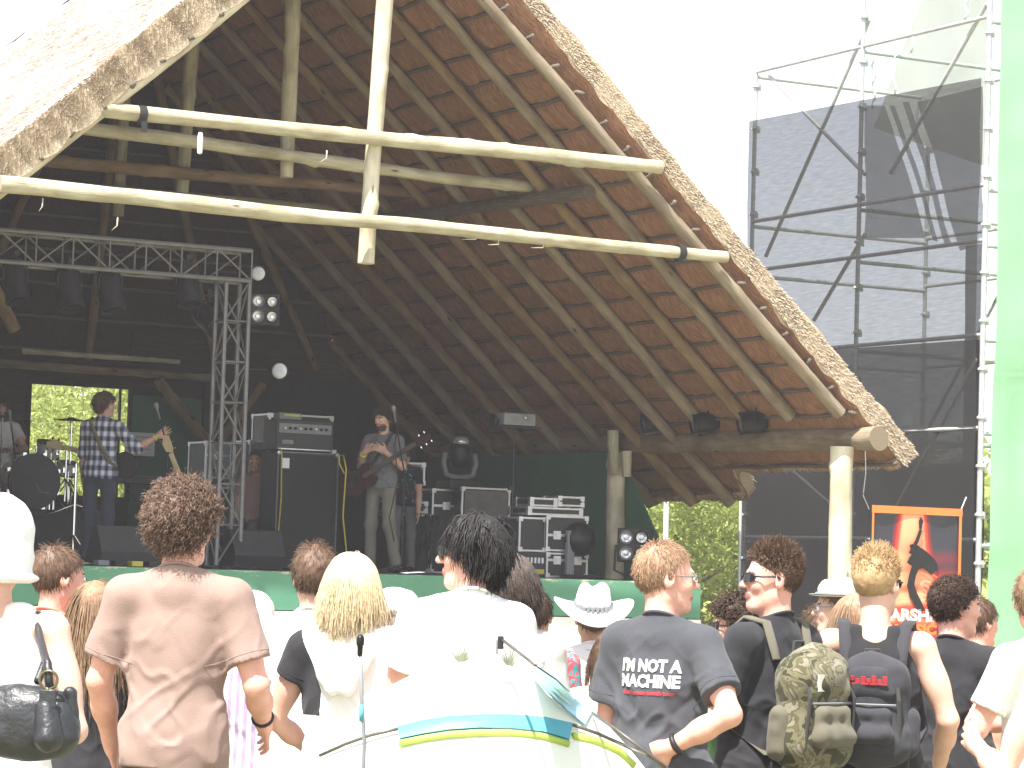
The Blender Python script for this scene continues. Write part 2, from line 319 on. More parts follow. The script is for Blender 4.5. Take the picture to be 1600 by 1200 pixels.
    o = big(name, V, F, [THTOP, REED, STRAW], pav, True, mi); o.matrix_local = M; o.data.set_sharp_from_angle(angle=math.radians(60)); return o
def Lr(y):
    s = np.clip((y - 3.05) / .35, 0, 1); return 8.22 + .42 * s * s * (3 - 2 * s) + .10 * np.clip((y - 3.2) / 3, 0, 1)
thr = slab('thatch', MR, Lr, 1, 0.0, 11); thr['label'] = 'shaded right slope of the thatch showing its reed underside'
thl = slab('thatch', ML, lambda y: 8.4 + 0 * y, -1, 0.0, 31); thl['label'] = 'sun bleached left slope of the thatch'
# ridge roll and rear hip
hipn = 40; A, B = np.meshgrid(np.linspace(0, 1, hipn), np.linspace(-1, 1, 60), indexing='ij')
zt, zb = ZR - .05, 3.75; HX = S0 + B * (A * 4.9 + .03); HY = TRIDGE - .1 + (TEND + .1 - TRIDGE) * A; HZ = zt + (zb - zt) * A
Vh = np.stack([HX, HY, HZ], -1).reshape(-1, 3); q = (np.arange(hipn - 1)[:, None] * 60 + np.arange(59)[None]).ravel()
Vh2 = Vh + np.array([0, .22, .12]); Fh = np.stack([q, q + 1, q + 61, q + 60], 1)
o = big('hip_thatch', np.concatenate([Vh, Vh2]), np.concatenate([Fh, Fh[:, ::-1] + len(Vh)]), [HIPSHADE, THTOP], pav, True, np.repeat([0, 1], len(Fh))); pv(o)
mb = MB().tube([(S0, y, ZR - .12) for y in np.linspace(.02, TRIDGE + .1, 40)], .13, 12, 0, True, .12); pv(mb.build('ridge_roll', THTOP, pav, True))

# rafters, battens (in slope frame), both slopes
k = 0
for side, M, sg in ((1, MR, 1), (-1, ML, -1)):
    for i in range(12):
        t = .08 + .87 * i; k += 1
        xs = 0 if t < TRIDGE else 8.4 * (t - TRIDGE) / (TEND - TRIDGE) / 1.25 + .2
        xe = 7.32 if (t < 3.1 or side < 0) else 8.62
        if xe - xs < 1: continue
        m = WOODR if (i % 3 != 2) else WOODB
        if side < 0 and i == 0: m = WOODY
        zo = -TH - (.03 if (side < 0 and i == 0) else .11); t -= .06 * (side < 0 and i == 0)
        o = log('rafter', (xs, sg * t, zo), (xe + .0, sg * (t + rng.normal(0, .04)), zo), .054, m, pav, k, r2=.072, bend=.03); o.matrix_local = M
    for i in range(1, 24):
        x = .37 * i; t0, t1 = .0, TRIDGE + (TEND - TRIDGE) * min(1, x / 8.4 * 1.25)
        if x > 8.45 and side > 0: t0 = 3.5
        if x > 8.35 and side < 0: continue
        y = np.linspace(t0 + .02, t1 - .1, 26); yy = sg * y
        wv = .030 * vnoise(np.stack([y * 1.6, y * 0 + i * 2.1, y * 0 + side], 1)); P = np.stack([x + wv, yy, np.full(26, -TH - .020)], 1)
        if t0 == 0: P = np.concatenate([np.array([[x + .03 * math.sin(i), sg * -.015, -TH + .0]]), P])
        o = MB().tube(P, .021, 6, 0, True, .2, i).build('batten', BATT, pav, True); o.matrix_local = M
for i in range(9):          # battens and rafters of the hip, seen from inside
    a = .25 + .085 * i; z = zt + (zb - zt) * a; y = TRIDGE - .1 + (TEND + .1 - TRIDGE) * a - .03
    pv(log('hip_batten', (S0 - a * 5.3, y, z), (S0 + a * 5.3, y, z), .022, BATT, pav, i, 8))
for i, b in enumerate((-.8, -.5, -.2, .15, .5, .8)):
    pv(log('hip_rafter', (S0 + b * .4, TRIDGE - .2, zt - .2), (S0 + b * 5.2, TEND - .15, zb - .1), .06, WOODB, pav, i))

# tie beams and king posts
def pl(name, a, b, r, m, sd, **kw): return pv(log(name, a, b, r, m, pav, sd, **kw))
pl('tie_beam', (-5.22, -.11, 4.765), (2.31, -.11, 4.70), .078, WOODG, 41, bend=.010, r2=.058)
pl('tie_beam', (-4.30, .07, 5.54), (1.52, -.13, 5.53), .070, WOODG, 42, bend=.012, r2=.072)
pl('tie_beam', (-4.2, 2.02, 5.67), (1.62, 2.02, 5.50), .070, WOODG, 43, bend=.02, r2=.06)
pl('tie_beam', (-4.4, 4.6, 5.66), (1.45, 4.6, 5.70), .072, WOODB, 44, bend=.02)
pl('tie_beam', (-4.3, 6.7, 5.66), (1.45, 6.7, 5.70), .075, WOODG, 45, bend=.02)
pl('king_post', (-1.40, .10, 7.85), (-1.54, .10, 4.36), .083, WOODY, 46, bend=.012, r2=.078)
pl('king_post', (-1.46, 2.18, 7.85), (-1.47, 2.18, 5.40), .080, WOODG, 47, bend=.012)
pl('king_post', (-1.46, 4.76, 7.85), (-1.53, 4.76, 5.48), .080, WOODG, 48, bend=.012)
pl('king_post', (-1.44, 6.86, 7.8), (-1.46, 6.86, 5.42), .075, WOODG, 49, bend=.012)
pl('purlin_pole', (1.30, .90, 5.36), (1.16, 6.3, 5.52), .075, BATT, 50, bend=.02)
# wall plates and posts
pl('wall_plate', (4.15, -.22, 2.985), (4.12, 10.1, 3.10), .122, WOODR, 51, bend=.012, n=20)
pl('wall_plate', (-6.9, -.22, 3.0), (-6.9, 10.1, 3.05), .12, WOODR, 52)
pl('post', (4.04, .22, BZ), (4.01, .22, 2.90), .128, WOODY, 53, n=20, r2=.118)
pl('post', (3.94, 4.66, BZ), (3.96, 4.66, 2.92), .125, WOODY, 54, n=20)
pl('post', (4.1, 9.8, BZ), (4.1, 9.8, 3.0), .12, WOODR, 55)
for i, t in enumerate((.3, 4.8, 9.8)): pl('post', (-6.9, t, BZ), (-6.9, t, 2.95), .12, WOODR, 56 + i)
pl('post_splint', (3.80, 4.50, 3.16), (3.82, 4.50, 2.66), .065, WOODG, 60)
pl('post_splint', (3.97, 4.48, 2.94), (3.98, 4.48, 2.64), .06, WOODY, 61)
# side and rear walls
def at_s(px, py, s):
    q = vf * FPX + vr * (px - 800) - vu * (py - 600); p0 = W(s, 0, 0); k = (p0 - CAM).dot(U) / q.dot(U); v = CAM + q * k - W(0, 0, 0); return v.dot(U), v.dot(DD), v.z
def at_t(px, py, t):
    q = vf * FPX + vr * (px - 800) - vu * (py - 600); p0 = W(0, t, 0); k = (p0 - CAM).dot(DD) / q.dot(DD); v = CAM + q * k - W(0, 0, 0); return v.dot(U), v.dot(DD), v.z
mb = MB(); mb.box((4.08, 7.3, 1.24), (.05, 5.0, 3.4))
mb.add(np.array([(s, t, z) for s in (4.06, 4.10) for t, z in ((4.79, BZ), (4.79, 2.72), (4.55, 2.62), (3.5, 1.5), (3.2, 1.1), (3.2, BZ))]), [(0, 1, 2, 3, 4, 5), (11, 10, 9, 8, 7, 6)] + [(i, i + 6, (i + 1) % 6 + 6, (i + 1) % 6) for i in range(6)])
pv(mb.build('side_wall', GREENW, pav))
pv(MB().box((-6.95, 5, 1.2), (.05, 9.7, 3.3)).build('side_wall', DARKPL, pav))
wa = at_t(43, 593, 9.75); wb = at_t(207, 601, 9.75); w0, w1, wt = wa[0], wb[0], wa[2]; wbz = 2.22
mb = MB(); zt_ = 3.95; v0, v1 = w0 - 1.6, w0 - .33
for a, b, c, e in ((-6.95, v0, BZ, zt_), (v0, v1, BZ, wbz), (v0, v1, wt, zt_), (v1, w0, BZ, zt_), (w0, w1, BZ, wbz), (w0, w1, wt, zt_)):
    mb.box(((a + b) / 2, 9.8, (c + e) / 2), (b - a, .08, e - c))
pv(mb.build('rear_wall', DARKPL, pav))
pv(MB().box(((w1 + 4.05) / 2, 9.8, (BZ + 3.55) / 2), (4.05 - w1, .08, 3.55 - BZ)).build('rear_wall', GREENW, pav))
pv(MB().box(((w1 + .95 + 4.05) / 2, 9.72, (BZ + 3.9) / 2), (3.1 - w1, .05, 3.9 - BZ)).build('dark_rear_sheet', BLACK, pav))  # black sheet added to darken the right part of the rear wall
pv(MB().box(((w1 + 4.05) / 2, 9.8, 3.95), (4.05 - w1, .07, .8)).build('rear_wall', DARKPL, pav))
for a, b in ((v0, v1), (w0, w1)):
    mb = MB(); f = .05
    for c, e in (((a + b) / 2, wt - f / 2), ((a + b) / 2, wbz + f / 2)): mb.box((c, 9.74, e), (b - a, .05, f))
    for c in (a + f / 2, b - f / 2, b - .16): mb.box((c, 9.742, (wt + wbz) / 2), (f if c != b - .16 else .02, .048, wt - wbz - 2 * f))
    pv(mb.build('window_frame', DARKPL, pav))
pl('rear_beam', (-3.6, 9.45, 3.84), (.9, 9.45, 3.80), .055, WOODR, 70)
pl('rear_beam', (-1.7, 9.3, 3.98), (.35, 9.3, 3.97), .035, WOODY, 71)
pl('brace', (.1, 9.4, 3.75), (1.0, 9.3, 2.75), .07, WOODB, 72); pl('brace', (-4.2, 5.0, 5.5), (-3.2, 5.2, 3.9), .08, WOODB, 73)
pl('brace', (1.35, 9.0, 3.75), (.85, 9.1, 3.0), .06, WOODB, 74)
# stubs and bands on the beams
def bandobj(s, t, z, hang, m, nm='cable_band'):
    mb = MB().tube([(s - .035, t, z), (s + .035, t, z)], .085, 14); mb.box((s, t - .088, z - .07 - hang / 2), (.055, .012, hang)); pv(mb.build(nm, m, pav, True, auto=40))
bandobj(-3.86, .05, 5.53, .10, BLACK); bandobj(1.78, -.11, 4.705, .02, BLACK)
q = at_t(310, 225, -.05); pv(MB().lathe([(0, 0), (.022, .01), (.025, .03), (.025, .17), (.018, .2)], 12, 0, (q[0], -.09, q[2] - .10)).build('lamp_stub', WHITEP, pav, True, auto=40))
# torn bark hanging on the lower beam
for k, (px, py) in enumerate(((68, 315), (185, 345), (512, 240), (150, 300), (780, 380), (850, 385), (745, 372))):
    q = at_t(px, py, -.15); d = .09 if k < 3 else .025
    MBb = MB().tube([(q[0], -.13, q[2] + .03), (q[0] - .01, -.15, q[2] - d * .5), (q[0] - .04 - .02 * k % 3, -.15, q[2] - d)], [.008, .006, .002], 5); pv(MBb.build('bark_strip', WOODY, pav, True))

# ------------------------------------------------------------------ stage platform
sp = thing('stage_platform', 'raised stage with worn green fascia above a white skirting', 'stage', W(0, 1.2, BZ), BETA)
DX = 2.93
def sv(o): o.location = (0, -1.2, -BZ); return o
mb = MB(); mb.box(((DX - 7) / 2, 2.95, STZ - .02), (DX + 7, 3.52, .04)); mb.box(((4.03 - 6.9) / 2, 7.23, STZ - .021), (10.93, 5.03, .04)); sv(mb.build('deck', DECK, sp))
def fascia():
    m = mat('worn_green_fascia', (0.10, 0.28, 0.18), 0.55, (0.075, 0.22, 0.14), 1.8, bump=.3, bscale=6); N, L = nt(m); b = N['Principled BSDF']
    tc = N.new('ShaderNodeTexCoord'); sx = N.new('ShaderNodeSeparateXYZ'); L.new(tc.outputs['Object'], sx.inputs[0])
    mp = N.new('ShaderNodeMapping'); mp.inputs['Scale'].default_value = (1, 1, 3); L.new(tc.outputs['Object'], mp.inputs[0])
    nz = N.new('ShaderNodeTexNoise'); nz.inputs['Scale'].default_value = 4.5; nz.inputs['Detail'].default_value = 8; nz.inputs['Roughness'].default_value = .7; L.new(mp.outputs[0], nz.inputs[0])
    ma = N.new('ShaderNodeMapRange'); ma.inputs[1].default_value = 1.22; ma.inputs[2].default_value = 1.47; L.new(sx.outputs['Z'], ma.inputs[0])
    mu = N.new('ShaderNodeMath'); mu.operation = 'MULTIPLY'; L.new(nz.outputs['Fac'], mu.inputs[0]); L.new(ma.outputs[0], mu.inputs[1])
    rp = N.new('ShaderNodeValToRGB'); rp.color_ramp.elements[0].position = .48; rp.color_ramp.elements[1].position = .56; L.new(mu.outputs[0], rp.inputs[0])
    old = b.inputs['Base Color'].links[0].from_socket; mx = N.new('ShaderNodeMixRGB'); mx.inputs[2].default_value = (.5, .47, .34, 1); L.new(rp.outputs[0], mx.inputs[0]); L.new(old, mx.inputs[1]); L.new(mx.outputs[0], b.inputs['Base Color']); return m
FASC = fascia()
sv(MB().box(((DX - 7) / 2, 1.17, 1.27), (DX + 7, .03, .37)).build('fascia', FASC, sp, bevel=.004))
sv(MB().box((DX + .015, 3.1, 1.27), (.03, 3.6, .37)).build('fascia', FASC, sp))
sv(MB().box(((DX - 7) / 2, 1.155, (1.075 + BZ) / 2), (DX + 7, .03, 1.075 - BZ)).build('white_skirting', WHITEB, sp))
sv(MB().box(((DX - 7) / 2, 5.3, .45), (DX + 6.8, 8.0, 1.8)).build('under_stage', DARKPL, sp))

# ------------------------------------------------------------------ scaffold tower right of the stage
TS, TB = 6.0, 8.6
tw = thing('scaffold_tower', 'galvanised scaffold tower with couplers beside the stage', 'scaffold', W(TS, 2.8, BZ), BETA)
def tv(o): o.location = (-TS, -2.8, -BZ); return o
T1, T2, T3 = .5, 2.84, 5.06
CPL = None
def stand(s, t, z1, r=.026):
    mb = MB().tube([(s, t, BZ), (s, t, z1)], r, 10); tv(mb.build('standard', GALV, tw, True, auto=50))
    global CPL
    for z in np.arange(.2, z1, .52):
        if CPL is None: CPL = MB().lathe([(.03, -.03), (.05, -.02), (.05, 0), (.032, .012)], 10).box((.045, 0, -.02), (.05, .03, .07)).box((0, -.045, 0), (.03, .05, .05)).build('coupler', GALV, tw); o = CPL
        else: o = CPL.copy(); COL.objects.link(o); o.parent = tw
        o.location = (s - TS, t - 2.8, z - BZ)
for s, t, z in ((TS, T1, 9.6), (TS, T2, 8.8), (TS, T3, 7.75), (TB, T1, 9.6), (TB, T2, 8.8), (TB, T3, 7.6)): stand(s, t, z, .032 if t == T1 and s == TS else .026)
def ledge(a, b, r=.024, nm='ledger'): tv(MB().tube([a, b], r, 8).build(nm, GALV, tw, True, auto=50))
for z in (.8, 2.0, 3.2, 4.2, 5.22, 5.82, 7.65):
    for s in (TS, TB):
        ledge((s, T1, z), (s, T2, z)); ledge((s, T2, z + .0), (s, T3, z))
    for t in (T1, T2, T3): ledge((TS, t, z - .06), (TB, t, z - .06))
for z in (8.75,): ledge((TS, T1, z), (TS, T2, z)); ledge((TB, T1, z), (TB, T2, z)); ledge((TS, T2, z), (TB, T2, z))
for a, b in (((1190, 400), (1285, 185)), ((1285, 185), (1352, 30)), ((1196, 118), (1345, 272)), ((1265, 500), (1345, 365)), ((1385, 270), (1535, 5)), ((1390, 800), (1520, 560)), ((1180, 690), (1330, 820))):
    p, q = at_s(*a, TS), at_s(*b, TS); ledge((TS + .06, p[1], p[2]), (TS + .06, q[1], q[2]), .024, 'diagonal_brace')
ledge((TB - .05, T1, 2.0), (TB - .05, T2, 5.2), .024, 'diagonal_brace'); ledge((TB - .05, T3, 3.2), (TB - .05, T2, 5.8), .024, 'diagonal_brace')
# netting and tarpaulins
def sheetmat(name, col, alpha, rough=.8, weave=220, tl=.35, band=True):
    m = bpy.data.materials.new(name); m.use_nodes = True; N, L = nt(m); b = N['Principled BSDF']; b.inputs['Base Color'].default_value = (*col, 1); b.inputs['Roughness'].default_value = rough; b.inputs['Specular IOR Level'].default_value = .2
    tr = N.new('ShaderNodeBsdfTranslucent'); tr.inputs[0].default_value = (*col, 1); m1 = N.new('ShaderNodeMixShader'); m1.inputs[0].default_value = tl; L.new(b.outputs[0], m1.inputs[1]); L.new(tr.outputs[0], m1.inputs[2])
    tp = N.new('ShaderNodeBsdfTransparent'); m2 = N.new('ShaderNodeMixShader'); L.new(tp.outputs[0], m2.inputs[1]); bn = N.new('ShaderNodeTexNoise'); bn.inputs['Scale'].default_value = 3; bn.inputs['Detail'].default_value = 8; bb = N.new('ShaderNodeBump'); bb.inputs['Distance'].default_value = .03; bb.inputs['Strength'].default_value = .5; L.new(bn.outputs['Fac'], bb.inputs['Height']); L.new(bb.outputs[0], b.inputs['Normal']); L.new(m1.outputs[0], m2.inputs[2])
    tc = N.new('ShaderNodeTexCoord'); nz = N.new('ShaderNodeTexNoise'); mp = N.new('ShaderNodeMapping'); mp.inputs['Scale'].default_value = (1, 3, 30) if band else (1, 1, 1); L.new(tc.outputs['Object'], mp.inputs[0]); L.new(mp.outputs[0], nz.inputs[0]); nz.inputs['Scale'].default_value = 1.5; nz.inputs['Detail'].default_value = 6
    mr = N.new('ShaderNodeMapRange'); mr.inputs[3].default_value = max(0, alpha - .10 * (alpha < 1)); mr.inputs[4].default_value = min(1, alpha + .10); L.new(nz.outputs['Fac'], mr.inputs[0]); L.new(mr.outputs[0], m2.inputs[0]); L.new(m2.outputs[0], N['Material Output'].inputs[0]); return m
NET = sheetmat('black_shade_net', (.042, .042, .044), .77, weave=200)
NET2 = sheetmat('black_shade_net_folded', (.06, .06, .058), .90)
TARPG = sheetmat('green_tarpaulin', (.40, .76, .45), 1.0, .55, tl=.45, band=False)
TARPY = sheetmat('grey_tarpaulin', (.40, .43, .38), .93, .7, tl=.4, band=False)
def sheet(name, P00, P10, P11, P01, nu, nv, amp, m, label, cat, th=.0, sd=0, nrm=(1, 0, 0), grp=None):
    P00, P10, P11, P01 = (np.array(p, float) for p in (P00, P10, P11, P01)); a, b = np.meshgrid(np.linspace(0, 1, nu), np.linspace(0, 1, nv), indexing='ij'); a = a[..., None]; b = b[..., None]
    P = P00 * (1 - a) * (1 - b) + P10 * a * (1 - b) + P11 * a * b + P01 * (1 - a) * b
    w = vnoise(P, .9, sd) * amp + vnoise(P, 2.5, sd + 1) * amp * .4 + vnoise(P * np.array([3, 3, .6]), 1.6, sd + 2) * amp * .35
    ed = np.minimum(1, 6 * np.minimum(b, 1 - b))[..., 0] * .7 + .3; P = P + (w * ed)[..., None] * np.array(nrm)
    sag = .05 * np.sin(np.pi * a[..., 0] * 3) ** 2 * (1 - b[..., 0]) ** 8; P[..., 2] -= sag * 0
    base = np.array([(P00[0] + P10[0]) / 2, (P00[1] + P10[1]) / 2, P00[2]]); V = (P - base).reshape(-1, 3); i, j = np.meshgrid(np.arange(nu - 1), np.arange(nv - 1), indexing='ij'); q = (i * nv + j).ravel()
    o = big(name, V, np.stack([q, q + nv, q + nv + 1, q + 1], 1), m); o.location = W(*base); o.rotation_euler = (0, 0, BETA)
    return tag(o, label, cat, grp)
NS = TS - .045
sheet('shade_net', (NS, T1 + .06, -.42), (NS, T3 + .06, -.42), (NS, T3 + .06, 7.05), (NS, T1 + .06, 6.98), 60, 90, .035, NET, 'tall black shade net laced over the side of the scaffold tower', 'netting', sd=3)
sheet('shade_net', (NS + .10, T1 + .08, -.42), (NS + .10, T3 + .1, -.42), (NS + .10, T3 + .1, 4.20), (NS + .10, T1 + .08, 4.16), 40, 50, .03, NET2, 'second darker net layer across the lower half of the tower', 'netting', sd=6)
sheet('shade_net', (NS + .17, T1 + .1, -.42), (NS + .17, T3 + .12, -.42), (NS + .17, T3 + .12, 2.75), (NS + .17, T1 + .1, 2.85), 40, 40, .03, NET2, 'darkest net layer at the foot of the scaffold tower', 'netting', sd=7)
sheet('shade_net', (NS + .14, T1 + .08, .0), (NS + .14, T1 + .42, .0), (NS + .14, T1 + .46, 5.2), (NS + .14, T1 + .08, 5.2), 8, 40, .02, NET2, 'narrow dark strip of net beside the bright front scaffold pole', 'netting', sd=8)
# upper second layer with torn slits
def torn():
    quads = [((1352, 165), (1385, 165), (1448, 372), (1352, 372)), ((1392, 165), (1400, 165), (1470, 378), (1462, 376)), ((1412, 160), (1422, 160), (1490, 385), (1480, 382)), ((1435, 160), (1536, 135), (1534, 380), (1500, 392))]
    mb = MB()
    for qd in quads:
        P = []
        for a, b in zip(*[iter([])] * 2): pass
        n = 14; A = [np.array(at_s(*p, NS + .12)) for p in qd]
        V = [(A[0] * (1 - i / n) + A[3] * i / n) * (1 - j / 3) + (A[1] * (1 - i / n) + A[2] * i / n) * j / 3 for i in range(n + 1) for j in range(4)]
        V = np.array(V); V[:, 0] += .03 * vnoise(V, 1.5, 4); V[:, 1] += .02 * vnoise(V, 3, 5)
        mb.add(V, [(i * 4 + j, i * 4 + j + 1, i * 4 + j + 5, i * 4 + j + 4) for i in range(n) for j in range(3)])
    for v in mb.v: v -= np.array([NS, 1.6, 5.0])
    o = mb.build('shade_net', sheetmat('torn_net', (.06, .06, .055), .75), smooth=True); o.location = W(NS, 1.6, 5.0); o.rotation_euler = (0, 0, BETA)
    tag(o, 'torn piece of dark net with long slits, high on the tower', 'netting')
torn()
g0 = at_t(1545, 600, .38)[0]
sheet('green_tarpaulin', (TS + .07, T1 - .1, .0), (10.2, T1 - .1, .0), (10.2, T1 - .1, 10.2), (TS + .09, T1 - .1, 10.2), 60, 140, .035, TARPG, 'bright green tarpaulin covering the front of the scaffold tower', 'tarpaulin', nrm=(0, 1, 0), sd=9)
A = [at_s(*p, TB - .12) for p in ((1365, 200), (1546, 262), (1546, -60), (1455, -40))]
sheet('grey_tarpaulin', A[0], A[1], A[2], A[3], 30, 30, .05, TARPY, 'grey green tarpaulin across the back of the tower top', 'tarpaulin', sd=12)
for k, (px, y0, y1) in enumerate(((1397, 5, 150), (1425, -20, 82), (1510, -20, 30), (1365, 95, 170))):
    pts = [np.array(at_s(px + 3 * math.sin(i * 1.7 + k), y0 + (y1 - y0) * i / 9, TS + .25)) for i in range(10)]; b0 = pts[-1].copy(); b0[0] = pts[-1][0]
    o = MB().tube([p - b0 for p in pts], [.012 + .006 * math.sin(i * 2.2) for i in range(10)], 6).build('rope', WHITEP, None, True); o.location = W(*b0); o.rotation_euler = (0, 0, BETA)
    tag(o, ['longest white rope dangling at the tower top, near the middle pole', 'shorter white rope dangling in front of the grey tarpaulin', 'short white rope at the tower top beside the green tarpaulin', 'white rope end hanging just above the net edge'][k], 'rope', 'white ropes dangling on the tower')
# white poles standing in the gap
for (px, y0, y1, yy, r, lb) in ((1041, 785, 990, 38, .035, 'plain white pole in front of the trees in the stage gap'), (1157, 780, 1000, 34, .016, 'thin white pole along the left edge of the black net')):
    a = at(px, y0, yy); b = at(px - 2, y1, yy); o = MB().tube([(0, 0, 0), (a.x - b.x, 0, a.z + .3 - ground(yy))], r, 10).build('white_pole', WHITEP, None, True, auto=40); o.location = (b.x, yy, ground(yy)); tag(o, lb, 'pole')

# ================================================================== STAGE EQUIPMENT
def truss_span(mb, a, b, w=.36, r=.024, step=.36):
    a = np.array(a, float); b = np.array(b, float); d = b - a; L = np.linalg.norm(d); d /= L
    if abs(d[2]) > .9: p, q = np.array([1., 0, 0]), np.array([0, 1., 0])
    else: p, q = np.array([0, 1., 0]), np.array([0, 0, 1.])
    C4 = [(-w / 2, -w / 2), (w / 2, -w / 2), (w / 2, w / 2), (-w / 2, w / 2)]
    for x, y in C4: mb.tube([a + p * x + q * y, b + p * x + q * y], r, 8)
    n = int(L / step)
    for k in range(n):
        for f in range(4):
            x0, y0 = C4[f]; x1, y1 = C4[(f + 1) % 4]; s0, s1 = k * L / n, (k + 1) * L / n
            if (k + f) % 2: x0, y0, x1, y1 = x1, y1, x0, y0
            mb.tube([a + d * s0 + p * x0 + q * y0, a + d * s1 + p * x1 + q * y1], r * .42, 5, cap=False)
            mb.tube([a + d * s1 + p * C4[f][0] + q * C4[f][1], a + d * s1 + p * C4[(f + 1) % 4][0] + q * C4[(f + 1) % 4][1]], r * .4, 5, cap=False)
    return mb
TRUSS = mat('truss_aluminium', (0.19, 0.19, 0.195), 0.45, (0.14, 0.14, 0.145), 12, metal=0.5)
tr = stage_thing('lighting_truss', 'square aluminium lighting truss goal post around the drummer', 'truss', -1.99, 2.2)
truss_span(MB(), (-3.6, 0, 3.0), (.13, 0, 3.0), .30).build('horizontal_truss', TRUSS, tr, True, auto=40)
truss_span(MB(), (0, 0, .03), (0, 0, 2.85), .25).build('upright_truss', TRUSS, tr, True, auto=40)
truss_span(MB(), (-3.6, 0, .03), (-3.6, 0, 2.85), .25).build('upright_truss', TRUSS, tr, True, auto=40)
MB().box((0, 0, .012), (.5, .5, .024)).build('base_plate', BLACKM, tr, bevel=.003); MB().box((-3.6, 0, .012), (.5, .5, .024)).build('base_plate', BLACKM, tr)

def rot(ax, ang): return np.array(Matrix.Rotation(ang, 3, ax))
def par_can(label, s, t, z, aim, hang=.22, r=.105, L=.26, m=BLACKM, group=None, lensm=GLASSL):
    o = stage_thing('par_can_lamp', label, 'stage lamp', s, t, z, 0, group)
    yaw, pit = aim; M = rot('Z', yaw) @ rot('X', -math.pi / 2 + pit)
    MB().lathe([(.04, L * .55), (r * .75, L * .5), (r * .95, L * .3), (r, L * .1), (r, -L * .42), (r * 1.05, -L * .44), (r * 1.05, -L * .5), (r * .93, -L * .5), (r * .93, -L * .40)], 24, 0, M=M).build('lamp_body', m, o, True, auto=40)
    MB().lathe([(0, -L * .455), (r * .5, -L * .45), (r * .9, -L * .41), (r * .9, -L * .40)], 24, 0, M=M).build('lens', lensm, o, True, auto=40)
    mb = MB(); mb.tube([M @ np.array([(r + .012) * x, 0, 0]) + np.array([0, 0, zz]) * 1.0 for x, zz in ((1, 0), (1, .5 * hang), (.8, hang * .75), (-.8, hang * .75), (-1, .5 * hang), (-1, 0))], .010, 6)
    mb.tube([(0, 0, hang * .72), (0, 0, hang * 1.15)], .014, 6); mb.box((0, 0, hang * 1.15), (.05, .06, .05)); mb.build('yoke', m, o)
    return o
for px, lb in ((1024, 'leftmost black par can clamped to the right wall plate'), (1101, 'middle black par can clamped to the right wall plate'), (1176, 'black par can on the wall plate nearest the front post')):
    s, t, z = at_s(px, 660, 3.88); par_can(lb, s, t, z, (-1.9, .15), .25, .12, .30, group='par cans on the wall plate', lensm=GREYP)
    
for px, py, t, lb in ((24, 440, 2.2, 'par can hanging from the truss at the left picture edge'), (108, 452, 2.25, 'second par can from the left under the truss'), (172, 456, 2.2, 'par can under the truss above the guitarist'), (292, 446, 2.2, 'par can under the truss left of its upright'), (325, 498, 3.4, 'tilted par can hanging low behind the truss')):
    s, t, z = at_t(px, py, t); par_can(lb, s, t, z, (.2, 1.2 if t < 3 else .5), .24, .12, .42, m=BLACK, group='par cans hanging from the truss', lensm=BLACKM)
LENSW = mat('frosted_lens', (.75, .78, .82), .4, (.6, .62, .66), 30)
def floodlamp(label, px, py, t, r, yaw):
    s, t, z = at_t(px, py, t); o = stage_thing('round_flood_lamp', label, 'stage lamp', s, t, z, 0, 'round lamps beside the truss'); M = rot('Z', yaw) @ rot('X', -math.pi / 2)
    MB().lathe([(.03, .16), (r * .6, .12), (r * .97, .03), (r * 1.06, 0), (r * 1.06, -.03), (r, -.035)], 26, 0, M=M).build('lamp_body', BLACKM, o, True, auto=40)
    MB().lathe([(0, -.045), (r * .6, -.043), (r, -.037), (r, -.03)], 26, 0, M=M).build('lens', LENSW, o, True)
    MB().tube([(0, .12, 0), (-.05, .2, .02), (-.34, .3, .02)], .014, 6).build('bracket', BLACKM, o)
floodlamp('pale round lamp at the top right corner of the truss', 404, 428, 2.6, .07, -.55); floodlamp('pale round lamp lower down right of the truss', 438, 580, 2.8, .08, -.7)
def blinder(label, px, py, t, yaw, w=.40, n=2, stand=True, only=None):
    s, t, z = at_t(px, py, t); o = stage_thing('blinder_lamp', label, 'stage lamp', s, t, z, yaw, 'four lens blinder lamps')
    MB().box((0, .08, 0), (w, .14, w * 1.08)).build('housing', BLACKM, o, bevel=.015)
    for i in (-1, 1):
        for j in (-1, 1):
            M = rot('X', math.pi / 2); r = w * .205; c = (i * w * .24, .0, j * w * .25)
            mb = MB().lathe([(r * .98, -.01), (r * 1.05, .025), (r, .025), (r * .86, .005), (r * .86, -.005)], 22, 0, c, M)
            mb.build('lamp_ring', BLACKM if i > 0 else GREYP, o, True)
            MB().lathe([(0, .012), (r * .22, .012), (r * .23, .004), (r * .45, .0), (r * .48, .008), (r * .8, .018), (r * .84, .01), (r * .84, 0)], 22, 0, (c[0], -.004, c[2]), M).build('lens', GLASSL, o, True, auto=35)
    if stand:
        MB().tube([(-w * .55, .08, 0), (-w * .58, .08, -w * .8), (-w * .3, .08, -w * .92), (w * .3, .08, -w * .92), (w * .58, .08, -w * .8), (w * .55, .08, 0)], .014, 6).build('bracket', BLACKM, o)
blinder('four lens blinder lamp standing at the right end of the stage', 990, 852, 2.4, -.5, .34); blinder('four lens blinder lamp hung on the truss upright', 414, 483, 2.5, -.35, .30, stand=False)

